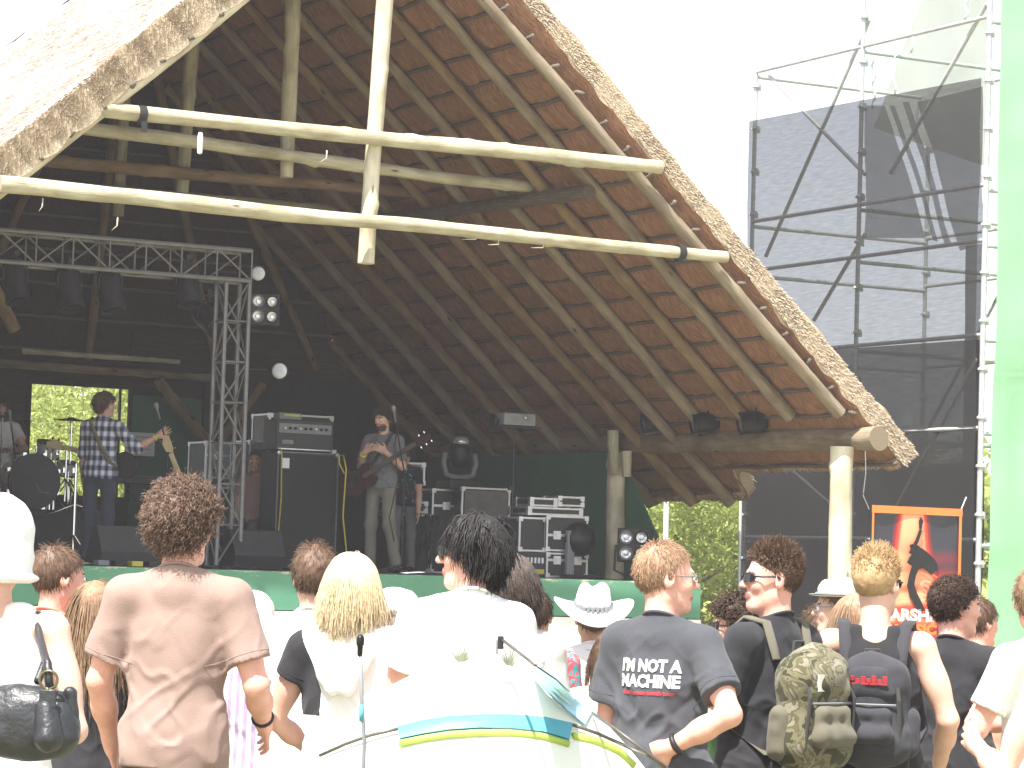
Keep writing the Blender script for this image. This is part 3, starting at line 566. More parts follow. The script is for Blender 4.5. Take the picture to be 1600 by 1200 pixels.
# flight cases
CASE = mat('black_laminate', (.03, .032, .033), .45, (.022, .023, .024), 30)
CASEG = mat('grey_inner_panel', (.16, .155, .15), .6)
CASEB = mat('blue_grey_laminate', (.12, .17, .18), .5)
def case(name, label, s, t, z, d, rz=0, lid=.7, m=CASE, panel=None, group='flight cases on the stage', latch=True):
    o = stage_thing(name, label, 'flight case', s, t, z, rz, group); w, dp, h = d
    MB().box((0, 0, h / 2), (w - .012, dp - .012, h - .012)).build('case_shell', m, o)
    mb = MB(); e = .022
    for x in (-1, 1):
        for y in (-1, 1): mb.box((x * (w / 2 - e / 2), y * (dp / 2 - e / 2), h / 2), (e, e, h - 2 * e))
        for zz in (e / 2, h - e / 2): mb.box((x * (w / 2 - e / 2), 0, zz), (e, dp, e))
    for y in (-1, 1):
        for zz in (e / 2, h - e / 2): mb.box((0, y * (dp / 2 - e / 2), zz), (w - 2 * e, e, e))
        if lid and h > .25: mb.box((0, y * (dp / 2 - .003), h * lid), (w - 2 * e, .008, .03))
    for x in (-1, 1):
        for y in (-1, 1):
            for zz in (0, 1): mb.box((x * (w / 2 - .02), y * (dp / 2 - .02), .022 + zz * (h - .044)), (.052, .052, .052))
    mb.build('edge_trim', ALU, o, bevel=.002)
    if panel: MB().box((0, -dp / 2 - .002, h / 2), (w - .07, .012, h - .07)).build('front_panel', panel, o)
    elif latch and h > .18:
        for x in ((-.25, .25) if w > .5 else (0,)):
            mb = MB().box((x * w, -dp / 2 - .004, h * (lid or .5)), (.09, .012, .09)); mb.box((x * w, -dp / 2 - .014, h * (lid or .5)), (.035, .012, .05)); mb.build('latch', ALU, o)
        if h > .3: MB().tube([(-.06, -dp / 2 - .005, h * .4), (-.06, -dp / 2 - .03, h * .4 - .01), (.06, -dp / 2 - .03, h * .4 - .01), (.06, -dp / 2 - .005, h * .4)], .008, 6).build('handle', BLACKM, o)
    return o
def atw(px0, px1, py0, py1, t): a = at_t((px0 + px1) / 2, py1, t); b = at_t(px0, py1, t); c = at_t(px1, py1, t); q = at_t((px0 + px1) / 2, py0, t); return a[0], abs(c[0] - b[0]), q[2], a[2]
def case_px(label, x0, x1, y0, y1, t, dp, **k):
    s, w, z1, z0 = atw(x0, x1, y0, y1, t); base = k.pop('base', None); z0 = z0 if base is None else base
    return case('flight_case', label, s, t + dp / 2, z0, (w, dp, z1 - z0), **k)
case_px('upright flight case at the left of the right hand stack', 810, 853, 808, 862, 3.0, .5, lid=0, latch=False)
case_px('wide flight case with big latch in the right hand stack', 853, 918, 806, 862, 2.96, .5, lid=.45)
case_px('bottom flight case of the right hand stack on the deck', 853, 918, 864, 905, 2.96, .5, base=STZ)
s, w, z1, z0 = atw(808, 852, 862, 903, 3.0)
o = stage_thing('power_distribution_rack', 'low rack with white switches and a yellow strip, under the left case', 'rack', s, 3.2, STZ)
MB().box((0, 0, (z1 - STZ) / 2), (w, .45, z1 - STZ - .006)).build('case_shell', CASE, o, bevel=.01)
mb = MB(); [mb.box((-w * .32 + w * .13 * i, -.23, (z1 - STZ) * .66), (.022, .02, .06)) for i in range(6)]; mb.build('switch_row', WHITEP, o)
MB().box((0, -.229, (z1 - STZ) * .22), (w * .8, .012, .05)).build('yellow_strip', YELLOW, o)
s, w, z1, z0 = atw(825, 910, 797, 807, 2.98); case('flight_case', 'flat long case lying across the top of the stack', s, 3.2, z0 + .008, (w, .45, z1 - z0 + .02), lid=0, latch=False)
s, w, z1, z0 = atw(830, 872, 782, 796, 3.0); case('flight_case', 'small flat case on top, the left of two', s, 3.2, z0 + .03, (w, .35, z1 - z0), lid=0, latch=False)
s, w, z1, z0 = atw(874, 914, 780, 796, 3.0); case('flight_case', 'small flat case on top, the right of two', s, 3.2, z0 + .03, (w, .35, z1 - z0), lid=0, latch=False)
case_px('tall flight case with bare grey front panel by the green wall', 720, 796, 762, 830, 5.0, .6, panel=CASEG, lid=0)
case_px('black flight case under the grey panelled one', 722, 794, 832, 890, 5.0, .6, base=STZ)
case_px('tall black case left of the grey panelled case', 672, 716, 764, 890, 5.2, .6, base=STZ, lid=.8)
case_px('shallow flight case on the table behind the bassist', 612, 668, 783, 801, 4.6, .5, lid=0)
case_px('large black case with cables hung over it behind the bassist', 614, 672, 803, 890, 4.62, .5, base=STZ, lid=0, latch=False)
case_px('pale edged case standing left behind the bass amplifier', 320, 362, 690, 742, 5.2, .5, m=CASEB, base=2.32)
case_px('black case at the foot of the pale edged case', 322, 364, 745, 868, 5.2, .5, base=STZ, lid=0)
case_px('narrow pale edged case just left of the bass cabinet', 388, 418, 688, 772, 5.0, .5, m=CASEB, base=2.2)
case_px('black case with lamps stored behind the bass cabinet', 420, 520, 648, 690, 6.2, .5, lid=0, base=2.5)
case_px('dark case stack base behind the bass cabinet', 385, 520, 700, 860, 6.2, .6, base=STZ, lid=.5)
# cables draped over a case
pts = []; s, w, z1, z0 = atw(640, 672, 806, 880, 4.6)
mb = MB()
for i in range(16):
    a = s + rng.uniform(-.2, .2); zz = z1; dz = rng.uniform(.25, .6)
    mb.tube([(a, 4.62, zz + .012), (a + rng.normal(0, .02), 4.58, zz - .03), (a + rng.normal(0, .06), 4.565, zz - dz * .6), (a + .05 * rng.normal(), 4.56, zz - dz), (a + .05, 4.575, zz - dz * .5), (a + .07, 4.60, zz)], .011, 6)
for v in mb.v: v -= np.array([s, 4.6, 0])
o = mb.build('hanging_cables', BLACK, None, True); o.location = W(s, 4.6, 0); o.rotation_euler = (0, 0, BETA); tag(o, 'tangle of black cables hung over the case behind the bassist', 'cables')
# keyboard amp lying grey behind bassist
s, w, z1, z0 = atw(608, 664, 722, 757, 4.7); case('flight_case', 'grey white slanted rack box on top of the case pile', s, 4.9, z0, (w, .4, z1 - z0), m=GREYP, lid=.5, latch=False); 

# bass amplifier
s, w, z1, z0 = atw(427, 524, 706, 890, 4.0)
o = stage_thing('bass_cabinet', 'tall black bass speaker cabinet with metal corner trim', 'speaker cabinet', s, 4.22, STZ); h = z1 - STZ
MB().box((0, 0, h / 2), (w, .42, h - .01)).build('cabinet_shell', CASE, o, bevel=.012)
MB().box((0, -.212, h / 2), (w - .07, .012, h - .07)).build('grille', GRILL, o, bevel=.004)
mb = MB()
for x in (-1, 1): mb.tube([(x * (w / 2 - .012), -.222, .02), (x * (w / 2 - .012), -.222, h - .02)], .010, 6)
mb.tube([(-w / 2 + .02, -.222, h - .012), (w / 2 - .02, -.222, h - .012)], .010, 6); mb.build('edge_trim', TRUSS, o)
mb = MB(); [mb.lathe([(.0, .02), (.02, .018), (.028, 0)], 10, 0, (x * (w / 2 - .02), -.215, h - .02), rot('X', math.pi / 2)) for x in (-1, 1)]; mb.build('corner_cap', ALU, o)
bdg = MB(); bdg.box((-w * .36, -.224, h - .13), (.085, .008, .11)); bdg.build('badge', WHITEP, o, bevel=.004)
s2, w2, z1, z0b = atw(432, 527, 656, 705, 4.0)
o = stage_thing('bass_amplifier_head', 'black amplifier head with silver control strip on the bass cabinet', 'amplifier', s2 - .02, 4.2, STZ + h + .004); h2 = z1 - z0b
MB().box((0, 0, h2 / 2), (w2 * .93, .36, h2)).build('housing', CASE, o, bevel=.012)
MB().box((0, -.184, h2 * .72), (w2 * .86, .012, h2 * .30)).build('control_panel', GREYP, o)
for i in range(9): MB().lathe([(.016, 0), (.014, .02), (0, .022)], 10, 0, (-w2 * .34 + i * w2 * .085, -.19, h2 * .72), rot('X', math.pi / 2)).build('knob', BLACKM if i % 3 else WHITEP, o, True)
MB().box((0, -.184, h2 * .06), (w2 * .86, .012, .012)).build('trim_strip', ALU, o); MB().box((-w2 * .28, -.184, h2 * .28), (.13, .01, .045)).build('badge', GREYP, o, bevel=.004)
o = stage_thing('pedal_box', 'small yellow and grey box on top of the amplifier head', 'box', s2 - .15, 4.2, STZ + h + h2 + .008); MB().box((0, 0, .035), (.26, .16, .07)).build('housing', GREYP, o, bevel=.006); MB().box((.02, -.083, .045), (.18, .006, .02)).build('yellow_strip', YELLOW, o)
# cable coil over the cabinet
o = MB().tube([(0, 0, .02), (0, -.03, -.02), (.01, -.035, -.5), (-.02, -.035, -1.1)], .008, 6).build('cable', YELLOW, None, True); o.location = W(s - .33, 3.99, STZ + h); o.rotation_euler = (0, 0, BETA); tag(o, 'thin yellow cable hanging down the front of the bass cabinet', 'cable')

# wedges
for x0, x1, y0, y1, t, m, lb in ((157, 254, 823, 868, 2.0, CARPET, 'light grey floor monitor wedge before the guitarist'), (366, 446, 829, 874, 2.0, BLACK, 'dark floor monitor wedge right of the truss foot')):
    s, w, z1, z0 = atw(x0, x1, y0, y1, t); o = stage_thing('monitor_wedge', lb, 'monitor speaker', s, t + .22, STZ + .004, 0, 'floor monitors')
    h = z1 - STZ; MB().prism([(-.24, 0), (.20, 0), (.24, h * .35), (.10, h), (-.02, h)], -w / 2, w / 2, 0, rot('Z', math.pi / 2) @ np.diag([-1., 1, 1])).build('cabinet_shell', m, o, bevel=.01)
    mb = MB(); mb.prism([(-.035, h * .93), (-.225, h * .08), (-.235, h * .085), (-.045, h * .935)], -w / 2 + .03, w / 2 - .03, 0, rot('Z', math.pi / 2) @ np.diag([-1., 1, 1])); mb.build('back_panel', GREYP if m is CARPET else GRILL, o)

# moving head on its case
s, w, z1, z0 = atw(703, 764, 682, 746, 5.0)
o = stage_thing('moving_head_lamp', 'moving head lamp with a round glass dome on the flight case', 'stage lamp', s, 5.25, z0 - .14)
MB().box((0, 0, .06), (.42, .34, .12)).build('lamp_base', BLACKM, o, bevel=.02)
MB().tube([(-.19, 0, .42), (-.21, 0, .3), (-.17, 0, .17), (-.06, 0, .14), (.06, 0, .14), (.17, 0, .17), (.21, 0, .3), (.19, 0, .42)], .032, 8).build('yoke', GREYP, o, True)
MB().lathe([(.0, -.16), (.09, -.15), (.125, -.05), (.13, .06), (.12, .12), (.10, .13)], 22, 0, (0, 0, .40)).build('lamp_body', BLACKM, o, True)
MB().lathe([(.098, 0), (.09, .05), (.06, .085), (0, .1)], 22, 0, (0, -.02, .52)).build('glass_dome', GLASSL, o, True)
# light box on stand
s, w, z1, z0 = atw(782, 840, 646, 665, 3.2)
o = stage_thing('projector_on_stand', 'grey box lamp on a thin black stand near the green wall', 'projector', s, 3.3, STZ); zz = z0 - STZ
MB().box((0, 0, zz + (z1 - z0) / 2), (w * .85, .24, z1 - z0)).build('housing', GREYP, o, bevel=.01); MB().box((0, 0, zz - .02), (w * 1.15, .26, .018)).build('tray', BLACKM, o)
MB().lathe([(.02, 0), (.03, .02), (0, .03)], 12, 0, (.06, -.125, zz + .09), rot('X', math.pi / 2)).build('lens', GLASSL, o, True)
MB().lathe([(.03, 0), (.07, .05), (.075, .08), (0, .06)], 14, 0, (-w * .44, 0, zz + .04), rot('Y', -math.pi / 2)).build('side_horn', BLACKM, o, True)
mb = MB(); mb.tube([(0, 0, .2), (0, 0, zz - .02)], .014, 8)
for a in (0, 2.1, 4.2): mb.tube([(0, 0, .5), (.3 * math.cos(a), .3 * math.sin(a), .02)], .010, 6)
mb.box((-.02, 0, .95), (.07, .03, .04)); mb.build('stand', BLACKM, o)
# drum-like fan at the right of the stack
s, t, z = at_t(918, 842, 2.75)
o = stage_thing('round_black_fan', 'black round fan leaning on the right hand case stack', 'fan', s, 2.9, STZ)
M = rot('Z', -.35) @ rot('X', math.pi / 2 - .15); c = (0, 0, z - STZ)
MB().lathe([(.0, .10), (.10, .09), (.17, .03), (.19, -.03), (.17, -.06), (.15, -.07), (.13, -.02), (0, 0)], 26, 0, c, M).build('fan_body', BLACKM, o, True, auto=40)
MB().box((-.12, .02, (z - STZ) * .6), (.09, .07, (z - STZ) * 1.2)).build('fan_foot', GREYP, o, bevel=.01); MB().box((0, 0, .02), (.42, .3, .04)).build('fan_base', BLACKM, o, bevel=.01)

# microphone stands
def mic_stand(label, px, t, ptop, boom=None, group='microphone stands'):
    s, t, z = at_t(px, ptop, t); o = stage_thing('microphone_stand', label, 'microphone stand', s, t, STZ, 0, group); h = z - STZ; mb = MB()
    mb.tube([(0, 0, .06), (0, 0, h)], .011, 8)
    for a in (.5, 2.6, 4.7): mb.tube([(0, 0, .09), (.26 * math.cos(a), .26 * math.sin(a), .012)], .009, 6)
    mb.build('stand', BLACKM, o)
    if boom is None: boom = (0, -.1, .04)
    MB().tube([(-boom[0] * .4, -boom[1] * .4, h - boom[2] * .4), (0, 0, h), (boom[0], boom[1], h + boom[2])], .009, 6).build('boom_arm', BLACKM, o)
    d = np.array(boom); d = d / np.linalg.norm(d); R = np.array(Vector(d).to_track_quat('Z', 'Y').to_matrix())
    mic = MB().lathe([(.010, -.02), (.012, .09), (.018, .10), (.025, .12), (.026, .14), (.018, .16), (0, .168)], 14, 0, np.array([boom[0], boom[1], h + boom[2]]), R); mic.build('microphone', GREYP, o, True)
    return o
mic_stand('microphone stand in front of the bassist with a drooping cable', 632, 3.0, 740, (-.15, -.05, .55)); mic_stand('microphone stand right of the guitarist by the standing guitar', 262, 3.2, 700, (-.10, 0, .30))
o = MB().tube([(0, 0, 0), (-.03, .02, -.25), (.02, .02, -.6), (-.06, .02, -1.0), (.0, 0, -1.25)], .007, 6).build('cable', BLACK, None, True); q = at_t(622, 660, 3.0); o.location = W(q[0], 3.0, q[2]); tag(o, 'black microphone cable hanging in front of the bassist', 'cable')
mic_stand('microphone stand reaching to the bearded drummer', 22, 5.0, 700, (.02, .2, .28))

# drum kit on a riser
q = at_t(48, 795, 5.2)
rs = stage_thing('drum_riser', 'low black drum riser behind the guitarist', 'riser', q[0] - .4, 6.3, STZ); RZ = q[2] - STZ
MB().box((0, 0, RZ / 2), (2.7, 2.2, RZ)).build('riser_box', BLACK, rs, bevel=.01)
HEAD = mat('dark_drum_head', (.03, .03, .032), .3, (.015, .015, .016), 6); SHELL = mat('white_drum_shell', (.5, .5, .46), .35, (.42, .42, .38), 6)
bx, bw, bz1, bz0 = atw(8, 92, 712, 792, 5.5); R_ = bw / 2
o = stage_thing('bass_drum', 'bass drum with dark logo head on the riser', 'drum', bx, 5.72, STZ + RZ, .1, 'drums of the kit'); M = rot('X', math.pi / 2)
MB().lathe([(R_ * .96, -.2), (R_ * .96, .2)], 36, 0, (0, 0, R_), M).build('drum_shell', SHELL, o, True, auto=40)
for y in (-1, 1): MB().lathe([(R_ * .93, .20 * y - .02), (R_, .20 * y - .02), (R_, .20 * y + .02), (R_ * .93, .20 * y + .02)], 36, 0, (0, 0, R_), M).build('hoop', BLACKM, o, True, auto=40)
MB().lathe([(0, .203), (R_ * .93, .203), (R_ * .93, .195)], 36, 0, (0, 0, R_), M).build('drum_head', HEAD, o, True, auto=40)
mb = MB()
for x in (-.07, .02):
    mb.tube([(x + .042 * math.cos(a), -.210, R_ * 1.62 + .034 * math.sin(a)) for a in np.linspace(.6, 6.0, 12)], .010, 5)
mb.tube([(.0, -.21, R_ * .95), (.08, -.21, R_ * .62), (.17, -.21, R_ * .6)], .014, 5); mb.build('head_emblem', GREYP, o)
mb = MB()
for k in range(8):
    a = k * .785 + .4; mb.box((math.cos(a) * R_ * 1.02, -.16, R_ + math.sin(a) * R_ * 1.02), (.04, .08, .04))
for x in (-1, 1): mb.tube([(x * R_ * .8, -.1, R_ * .6), (x * R_ * 1.15, -.3, .02)], .010, 6)
mb.build('tension_lugs', CHROME, o)
def tom(label, px0, px1, py0, py1, t, tilt=.2):
    s, w, z1, z0 = atw(px0, px1, py0, py1, t); o = stage_thing('tom_drum', label, 'drum', s, t + w / 2, z0, 0, 'drums of the kit'); h = z1 - z0; r = w / 2; M = rot('X', tilt)
    MB().lathe([(r * .97, 0), (r * .97, h)], 26, 0, M=M).build('drum_shell', SHELL, o, True, auto=40)
    for z in (0, h): MB().lathe([(r * .93, z - .012), (r * 1.02, z - .012), (r * 1.02, z + .012), (r * .93, z + .012)], 26, 0, M=M).build('hoop', CHROME, o, True, auto=40)
    MB().lathe([(0, h - .002), (r * .93, h)], 26, 0, M=M).build('drum_head', WHITEP, o, True)
    mb = MB(); [mb.box(M @ np.array([r * math.cos(a), r * math.sin(a), h / 2]), (.025, .025, h * .4)) for a in np.arange(0, 6.2, 1.05)]
    for a in (.5, 2.6, 4.7): mb.tube([(r * math.cos(a), r * math.sin(a), h * .4), (r * 1.08 * math.cos(a), r * 1.08 * math.sin(a), STZ + RZ - z0)], .008, 5)
    mb.build('lugs_and_legs', CHROME, o)
tom('white rack tom right of the drummer above the bass drum', 62, 98, 690, 714, 5.9); tom('white floor tom at the left edge of the kit', -14, 18, 702, 735, 5.8); tom('dark lit snare at the right side of the kit', 92, 122, 722, 742, 5.7)
def cymbal(label, px, py, t, r, tilt, m):
    s, t, z = at_t(px, py, t); o = stage_thing('cymbal', label, 'cymbal', s, t, STZ + RZ, 0, 'cymbals of the kit'); h = z - STZ - RZ
    MB().lathe([(0, .022), (.03, .02), (.045, .008), (r * .6, -.004), (r, -.016), (r, -.019), (0, .0)], 30, 0, (0, 0, h), rot('X', tilt)).build('cymbal_plate', m, o, True)
    mb = MB().tube([(0, 0, .1), (0, 0, h + .04)], .010, 6); [mb.tube([(0, 0, .35), (.25 * math.cos(a), .25 * math.sin(a), .012)], .009, 6) for a in (.3, 2.4, 4.5)]; mb.build('stand', CHROME, o)
BRASS = mat('cymbal_bronze', (.25, .2, .1), .3, metal=.9)
cymbal('cymbal in front of the rear window beside the guitarist', 112, 655, 5.8, .21, .06, BRASS); cymbal('cymbal at the left picture edge before the drummer', 4, 652, 5.6, .2, -.1, BRASS)
cymbal('hi-hat like cymbal low between drums and guitarist', 104, 700, 5.6, .17, 0, BRASS)
s, t, z = at_t(118, 760, 4.8)
o = stage_thing('guitar_pedestal', 'bare chrome stand column between bass drum and guitarist', 'stand', s, 4.8, STZ); mb = MB().tube([(0, 0, .02), (0, 0, 1.05)], .016, 8); mb.tube([(-.3, 0, .5), (0, 0, .62), (.25, 0, .55)], .01, 6); [mb.tube([(0, 0, .3), (.25 * math.cos(a), .25 * math.sin(a), .012)], .01, 6) for a in (.3, 2.4, 4.5)]; mb.build('column', CHROME, o)
# keyboard stand shelf behind guitarist
q = at_t(252, 752, 5.5); o = stage_thing('keyboard_stand', 'dark keyboard on a cross stand behind the standing guitar', 'keyboard', q[0], 5.6, STZ); h = q[2] - STZ
MB().box((0, 0, h), (.9, .3, .08)).build('keyboard_body', BLACK, o, bevel=.01); MB().box((0, -.03, h + .042), (.8, .14, .01)).build('keys', GREYP, o)
mb = MB(); mb.tube([(-.35, -.1, .02), (.35, .1, h - .05)], .015, 6); mb.tube([(.35, -.1, .02), (-.35, .1, h - .05)], .015, 6); mb.build('cross_stand', BLACKM, o)

# guitars
GUITB = mat('dark_red_guitar_body', (.05, .02, .016), .3, (.03, .01, .008), 5); NECKM = mat('maple_neck', (.62, .50, .30), .4, (.5, .4, .22), 5); FRET = mat('dark_fretboard', (.09, .075, .06), .5)
def guitar(name, label, loc, R, bodym, neckm, L=1.1, cat='guitar', fret=None):
    """local: neck runs +x, front of body faces -y, body at the origin"""
    o = bpy.data.objects.new(name, None); COL.objects.link(o); o.matrix_world = Matrix.Translation(loc) @ R.to_4x4(); tag(o, label, cat)
    poly = []
    for a in np.linspace(0, 2 * math.pi, 40, endpoint=False):
        r = .19 + .035 * math.cos(2 * a) - .05 * math.exp(-((abs(a) - 1.45) / .3) ** 2) - .05 * math.exp(-((a - 4.83) / .3) ** 2) - .09 * math.exp(-(min(a, 2 * math.pi - a) / .28) ** 2)
        poly.append((r * math.cos(a) * 1.08, r * math.sin(a) * .9))
    MB().prism(poly, -.022, .022).build('guitar_body', bodym, o, bevel=.008)
    MB().box((.08 + L * .30, -.03, 0), (L * .62, .02, .052)).build('neck', neckm, o, bevel=.006)
    if fret: MB().box((.08 + L * .29, -.042, 0), (L * .60, .004, .05)).build('fretboard', fret, o)
    hx = .08 + L * .61; MB().prism([(hx, -.026), (hx + .05, -.045), (hx + .18, -.05), (hx + .20, 0), (hx + .12, .05), (hx + .03, .04)], -.036, -.02).build('headstock', bodym if fret else neckm, o, bevel=.003)
    mb = MB(); [mb.lathe([(.008, -.02), (.012, .0), (0, .02)], 8, 0, (hx + .04 + .035 * i, -.028, .062 * (1 if i % 2 else -1)), None) for i in range(5)]; mb.build('tuning_pegs', CHROME, o)
    mb = MB(); mb.box((-.02, -.03, 0), (.03, .016, .085)); mb.box((.05, -.03, 0), (.03, .016, .085)); mb.build('pickups', BLACKM, o); MB().box((-.10, -.028, 0), (.03, .014, .08)).build('bridge', CHROME, o)
    MB().tube([(-.12, -.036, .0), (hx + .02, -.044, .0)], .002, 4).build('strings', CHROME, o)
    return o
q0 = Vector(W(*at_t(290, 762, 3.1))); q1 = Vector(W(*at_t(246, 650, 3.1))); dx = (q1 - q0).normalized(); yv = Vector((.35, .93, 0)); zv = dx.cross(yv).normalized(); yv = zv.cross(dx)
gt = guitar('electric_guitar', 'pale necked electric guitar standing upright right of the guitarist', q0 - dx * .22, Matrix((dx, yv, zv)).transposed(), BLACK, NECKM, .86)
o = stage_thing('guitar_stand', 'black guitar stand under the upright guitar', 'guitar stand', at_t(298, 800, 3.2)[0], 3.25, STZ); mb = MB()
mb.tube([(0, .1, 0.02), (0, .02, .42)], .012, 6); mb.tube([(0, .1, .02), (-.2, -.15, .015)], .01, 6); mb.tube([(0, .1, .02), (.2, -.15, .015)], .01, 6); mb.tube([(-.12, -.1, .3), (0, .03, .36), (.12, -.1, .3)], .01, 6); mb.build('stand_frame', BLACKM, o)

# paper on the wall
a = at_t(218, 680, 9.3); b = at_t(252, 706, 9.3)
o = stage_thing('paper_notice', 'white sheet of paper pinned to the dark green rear wall', 'notice', (a[0] + b[0]) / 2, 9.66, (a[2] + b[2]) / 2)
MB().box((0, 0, 0), (.40, .004, .29)).build('paper_sheet', WHITEP, o); mb = MB(); [mb.box((0, -.004, .09 - .05 * i), (.28, .002, .006)) for i in range(4)]; mb.build('faint_print', GREYP, o)
# floor clutter: papers, cables, pedal
for k, (px, py, w, lb) in enumerate(((565, 889, .34, 'white set list sheet on the stage edge before the bassist'), (655, 891, .30, 'crumpled white cloth on the stage edge before the black haired man'), (318, 876, .26, 'white sheet lying by the curly haired man on the stage edge'), (118, 880, .4, 'white board lying on the left stage edge'))):
    s, t, z = at_t(px, py, 1.4); o = stage_thing('paper_sheet', lb, 'paper', s, 1.42, STZ + .003, .1 * k); P = np.array([(x, y, .012 * math.sin(7 * x + k) ** 2 + .004 + .01 * abs(math.sin(9 * y))) for x in np.linspace(-w / 2, w / 2, 7) for y in np.linspace(-.1, .1, 4)])
    P = np.concatenate([P, P - np.array([0, 0, .003])]); F = [(i * 4 + j, i * 4 + j + 4, i * 4 + j + 5, i * 4 + j + 1) for i in range(6) for j in range(3)]
    MB().add(P, F + [tuple(x + 28 for x in f[::-1]) for f in F]).build('sheet', WHITEP, o)
for k, (px0, px1, lb) in enumerate(((265, 350, 'black cable looping on the deck by the truss foot'), (440, 560, 'black cable lying along the stage edge under the amplifier'), (330, 470, 'coiled cable beside the dark floor monitor'), (700, 800, 'black cable on the deck right of the bassist'))):
    a = at_t(px0, 880, 1.7)[0]; b = at_t(px1, 880, 1.7)[0]; P = [(a + (b - a) * i / 30 - a, .12 * math.sin(i * .7 + k), .012) for i in range(31)]
    o = MB().tube(P, .010, 5).build('cable', BLACK, None, True); o.location = W(a, 1.75, STZ); o.rotation_euler = (0, 0, BETA); tag(o, lb, 'cable')
o = stage_thing('effects_pedals', 'row of small effect pedals on the deck before the guitarist', 'pedals', at_t(205, 876, 1.6)[0], 1.6, STZ)
for i in range(4): MB().box((-.3 + .17 * i, 0, .025), (.11, .14, .05)).build('pedal', [GREYP, BLACKM, YELLOW, BLACK][i], o, bevel=.006)

# ------------------------------------------------------------------ music shop banner right of the front post
def banner():
    a = Vector(at(1361, 789, 27.6)); b = Vector(at(1502, 797, 28.15)); wv = b - a; w = Vector((wv.x, wv.y, 0)).length; ang = math.atan2(wv.y, wv.x)
    H = 1.36; o = thing('music_banner', 'black and red music shop banner with a guitarist silhouette hung by ropes', 'banner', (a.x, a.y, a.z - H), ang)
    m = bpy.data.materials.new('banner_print'); m.use_nodes = True; N, L = nt(m); bs = N['Principled BSDF']; bs.inputs['Roughness'].default_value = .45
    tc = N.new('ShaderNodeTexCoord'); sx = N.new('ShaderNodeSeparateXYZ'); L.new(tc.outputs['Object'], sx.inputs[0])
    def math_(op, x, y=None):
        n = N.new('ShaderNodeMath'); n.operation = op
        for i, q in enumerate((x, y)):
            if q is None: continue
            if isinstance(q, (int, float)): n.inputs[i].default_value = q
            else: L.new(q, n.inputs[i])
        return n.outputs[0]
    X, Zc = sx.outputs['X'], sx.outputs['Z']
    v = math_('DIVIDE', Zc, H)
    beamw = math_('ADD', .10, math_('MULTIPLY', math_('SUBTRACT', 1.0, v), .30))
    inb = math_('SUBTRACT', 1.0, math_('MINIMUM', 1.0, math_('MAXIMUM', 0.0, math_('MULTIPLY', 9.0, math_('SUBTRACT', math_('ABSOLUTE', math_('SUBTRACT', X, w * .46)), math_('MULTIPLY', beamw, .8))))))
    low = math_('MINIMUM', 1.0, math_('MAXIMUM', 0.0, math_('MULTIPLY', 4.0, math_('SUBTRACT', .72, v))))
    wvv = N.new('ShaderNodeTexWave'); wvv.wave_type = 'RINGS'; wvv.inputs['Scale'].default_value = 1.6; wvv.inputs['Distortion'].default_value = 3; L.new(tc.outputs['Object'], wvv.inputs[0])
    red = math_('MULTIPLY', low, math_('ADD', .25, math_('MULTIPLY', wvv.outputs['Fac'], .7)))
    tot = math_('MINIMUM', 1.0, math_('ADD', math_('MULTIPLY', inb, math_('ADD', .2, v)), math_('MULTIPLY', red, .62)))
    rp = N.new('ShaderNodeValToRGB'); e = rp.color_ramp.elements; e[0].color = (.03, .03, .04, 1); e[1].color = (.9, .38, .2, 1); q = e.new(.38); q.color = (.28, .015, .02, 1); q = e.new(.7); q.color = (.75, .07, .03, 1)
    L.new(tot, rp.inputs[0]); L.new(rp.outputs[0], bs.inputs['Base Color'])
    nx, nz = 20, 26; V = []; 
    for i in range(nx + 1):
        for j in range(nz + 1): V.append((w * i / nx, .012 * math.sin(i * .5) * math.sin(j * .35), H * j / nz))
    V = np.array(V); V2 = V + np.array([0, .006, 0]); F = [(i * (nz + 1) + j, (i + 1) * (nz + 1) + j, (i + 1) * (nz + 1) + j + 1, i * (nz + 1) + j + 1) for i in range(nx) for j in range(nz)]
    MB().add(np.concatenate([V, V2]), F + [tuple(x + len(V) for x in f[::-1]) for f in F]).build('printed_sheet', m, o, True)
    OR = mat('orange_print', (.85, .22, .05), .45, (.8, .2, .05)); RD = mat('red_print', (.55, .02, .02), .45); WH = mat('white_print', (.8, .8, .8), .45); BK = mat('black_print', (.012, .012, .014), .4)
    mb = MB(); y = -.018
    mb.box((w / 2, y, H - .035), (w, .004, .07)); mb.box((w - .022, y - .001, H / 2), (.03, .004, H - .1)); mb.box((.015, y - .001, H / 2), (.02, .004, H - .1)); mb.build('orange_border', OR, o)
    # silhouette of a guitarist bending back, in (x,z) metres from the lower left
    def P(px, py): return ((px - 1361) / 141 * w, H - (py - 789) / 141 * w * 1.0)
    y0 = -.026; mb = MB()
    body = [(1425, 846), (1432, 838), (1440, 840), (1450, 846), (1458, 852), (1463, 858), (1465, 866), (1459, 868), (1455, 872), (1448, 868), (1440, 864), (1434, 866), (1430, 874), (1428, 884), (1432, 894), (1440, 906), (1446, 916), (1437, 918), (1428, 908), (1420, 896), (1417, 886), (1420, 872), (1424, 862), (1416, 858), (1420, 851)]
    mb.prism([P(*p) for p in body], y0, y0 + .004)
    mb.prism([P(*p) for p in ((1424, 848), (1433, 832), (1438, 818), (1434, 816), (1428, 830), (1418, 846))], y0 - .003, y0 - .0005)
    mb.prism([P(*p) for p in ((1437, 817), (1440, 806), (1436, 801), (1433, 806), (1434, 816))], y0, y0 + .004)
    mb.prism([P(*p) for p in ((1423, 845), (1420, 836), (1428, 834), (1436, 838), (1432, 848))], y0 + .0045, y0 + .0075)
    mb.build('guitarist_silhouette', BK, o)
    mb = MB()
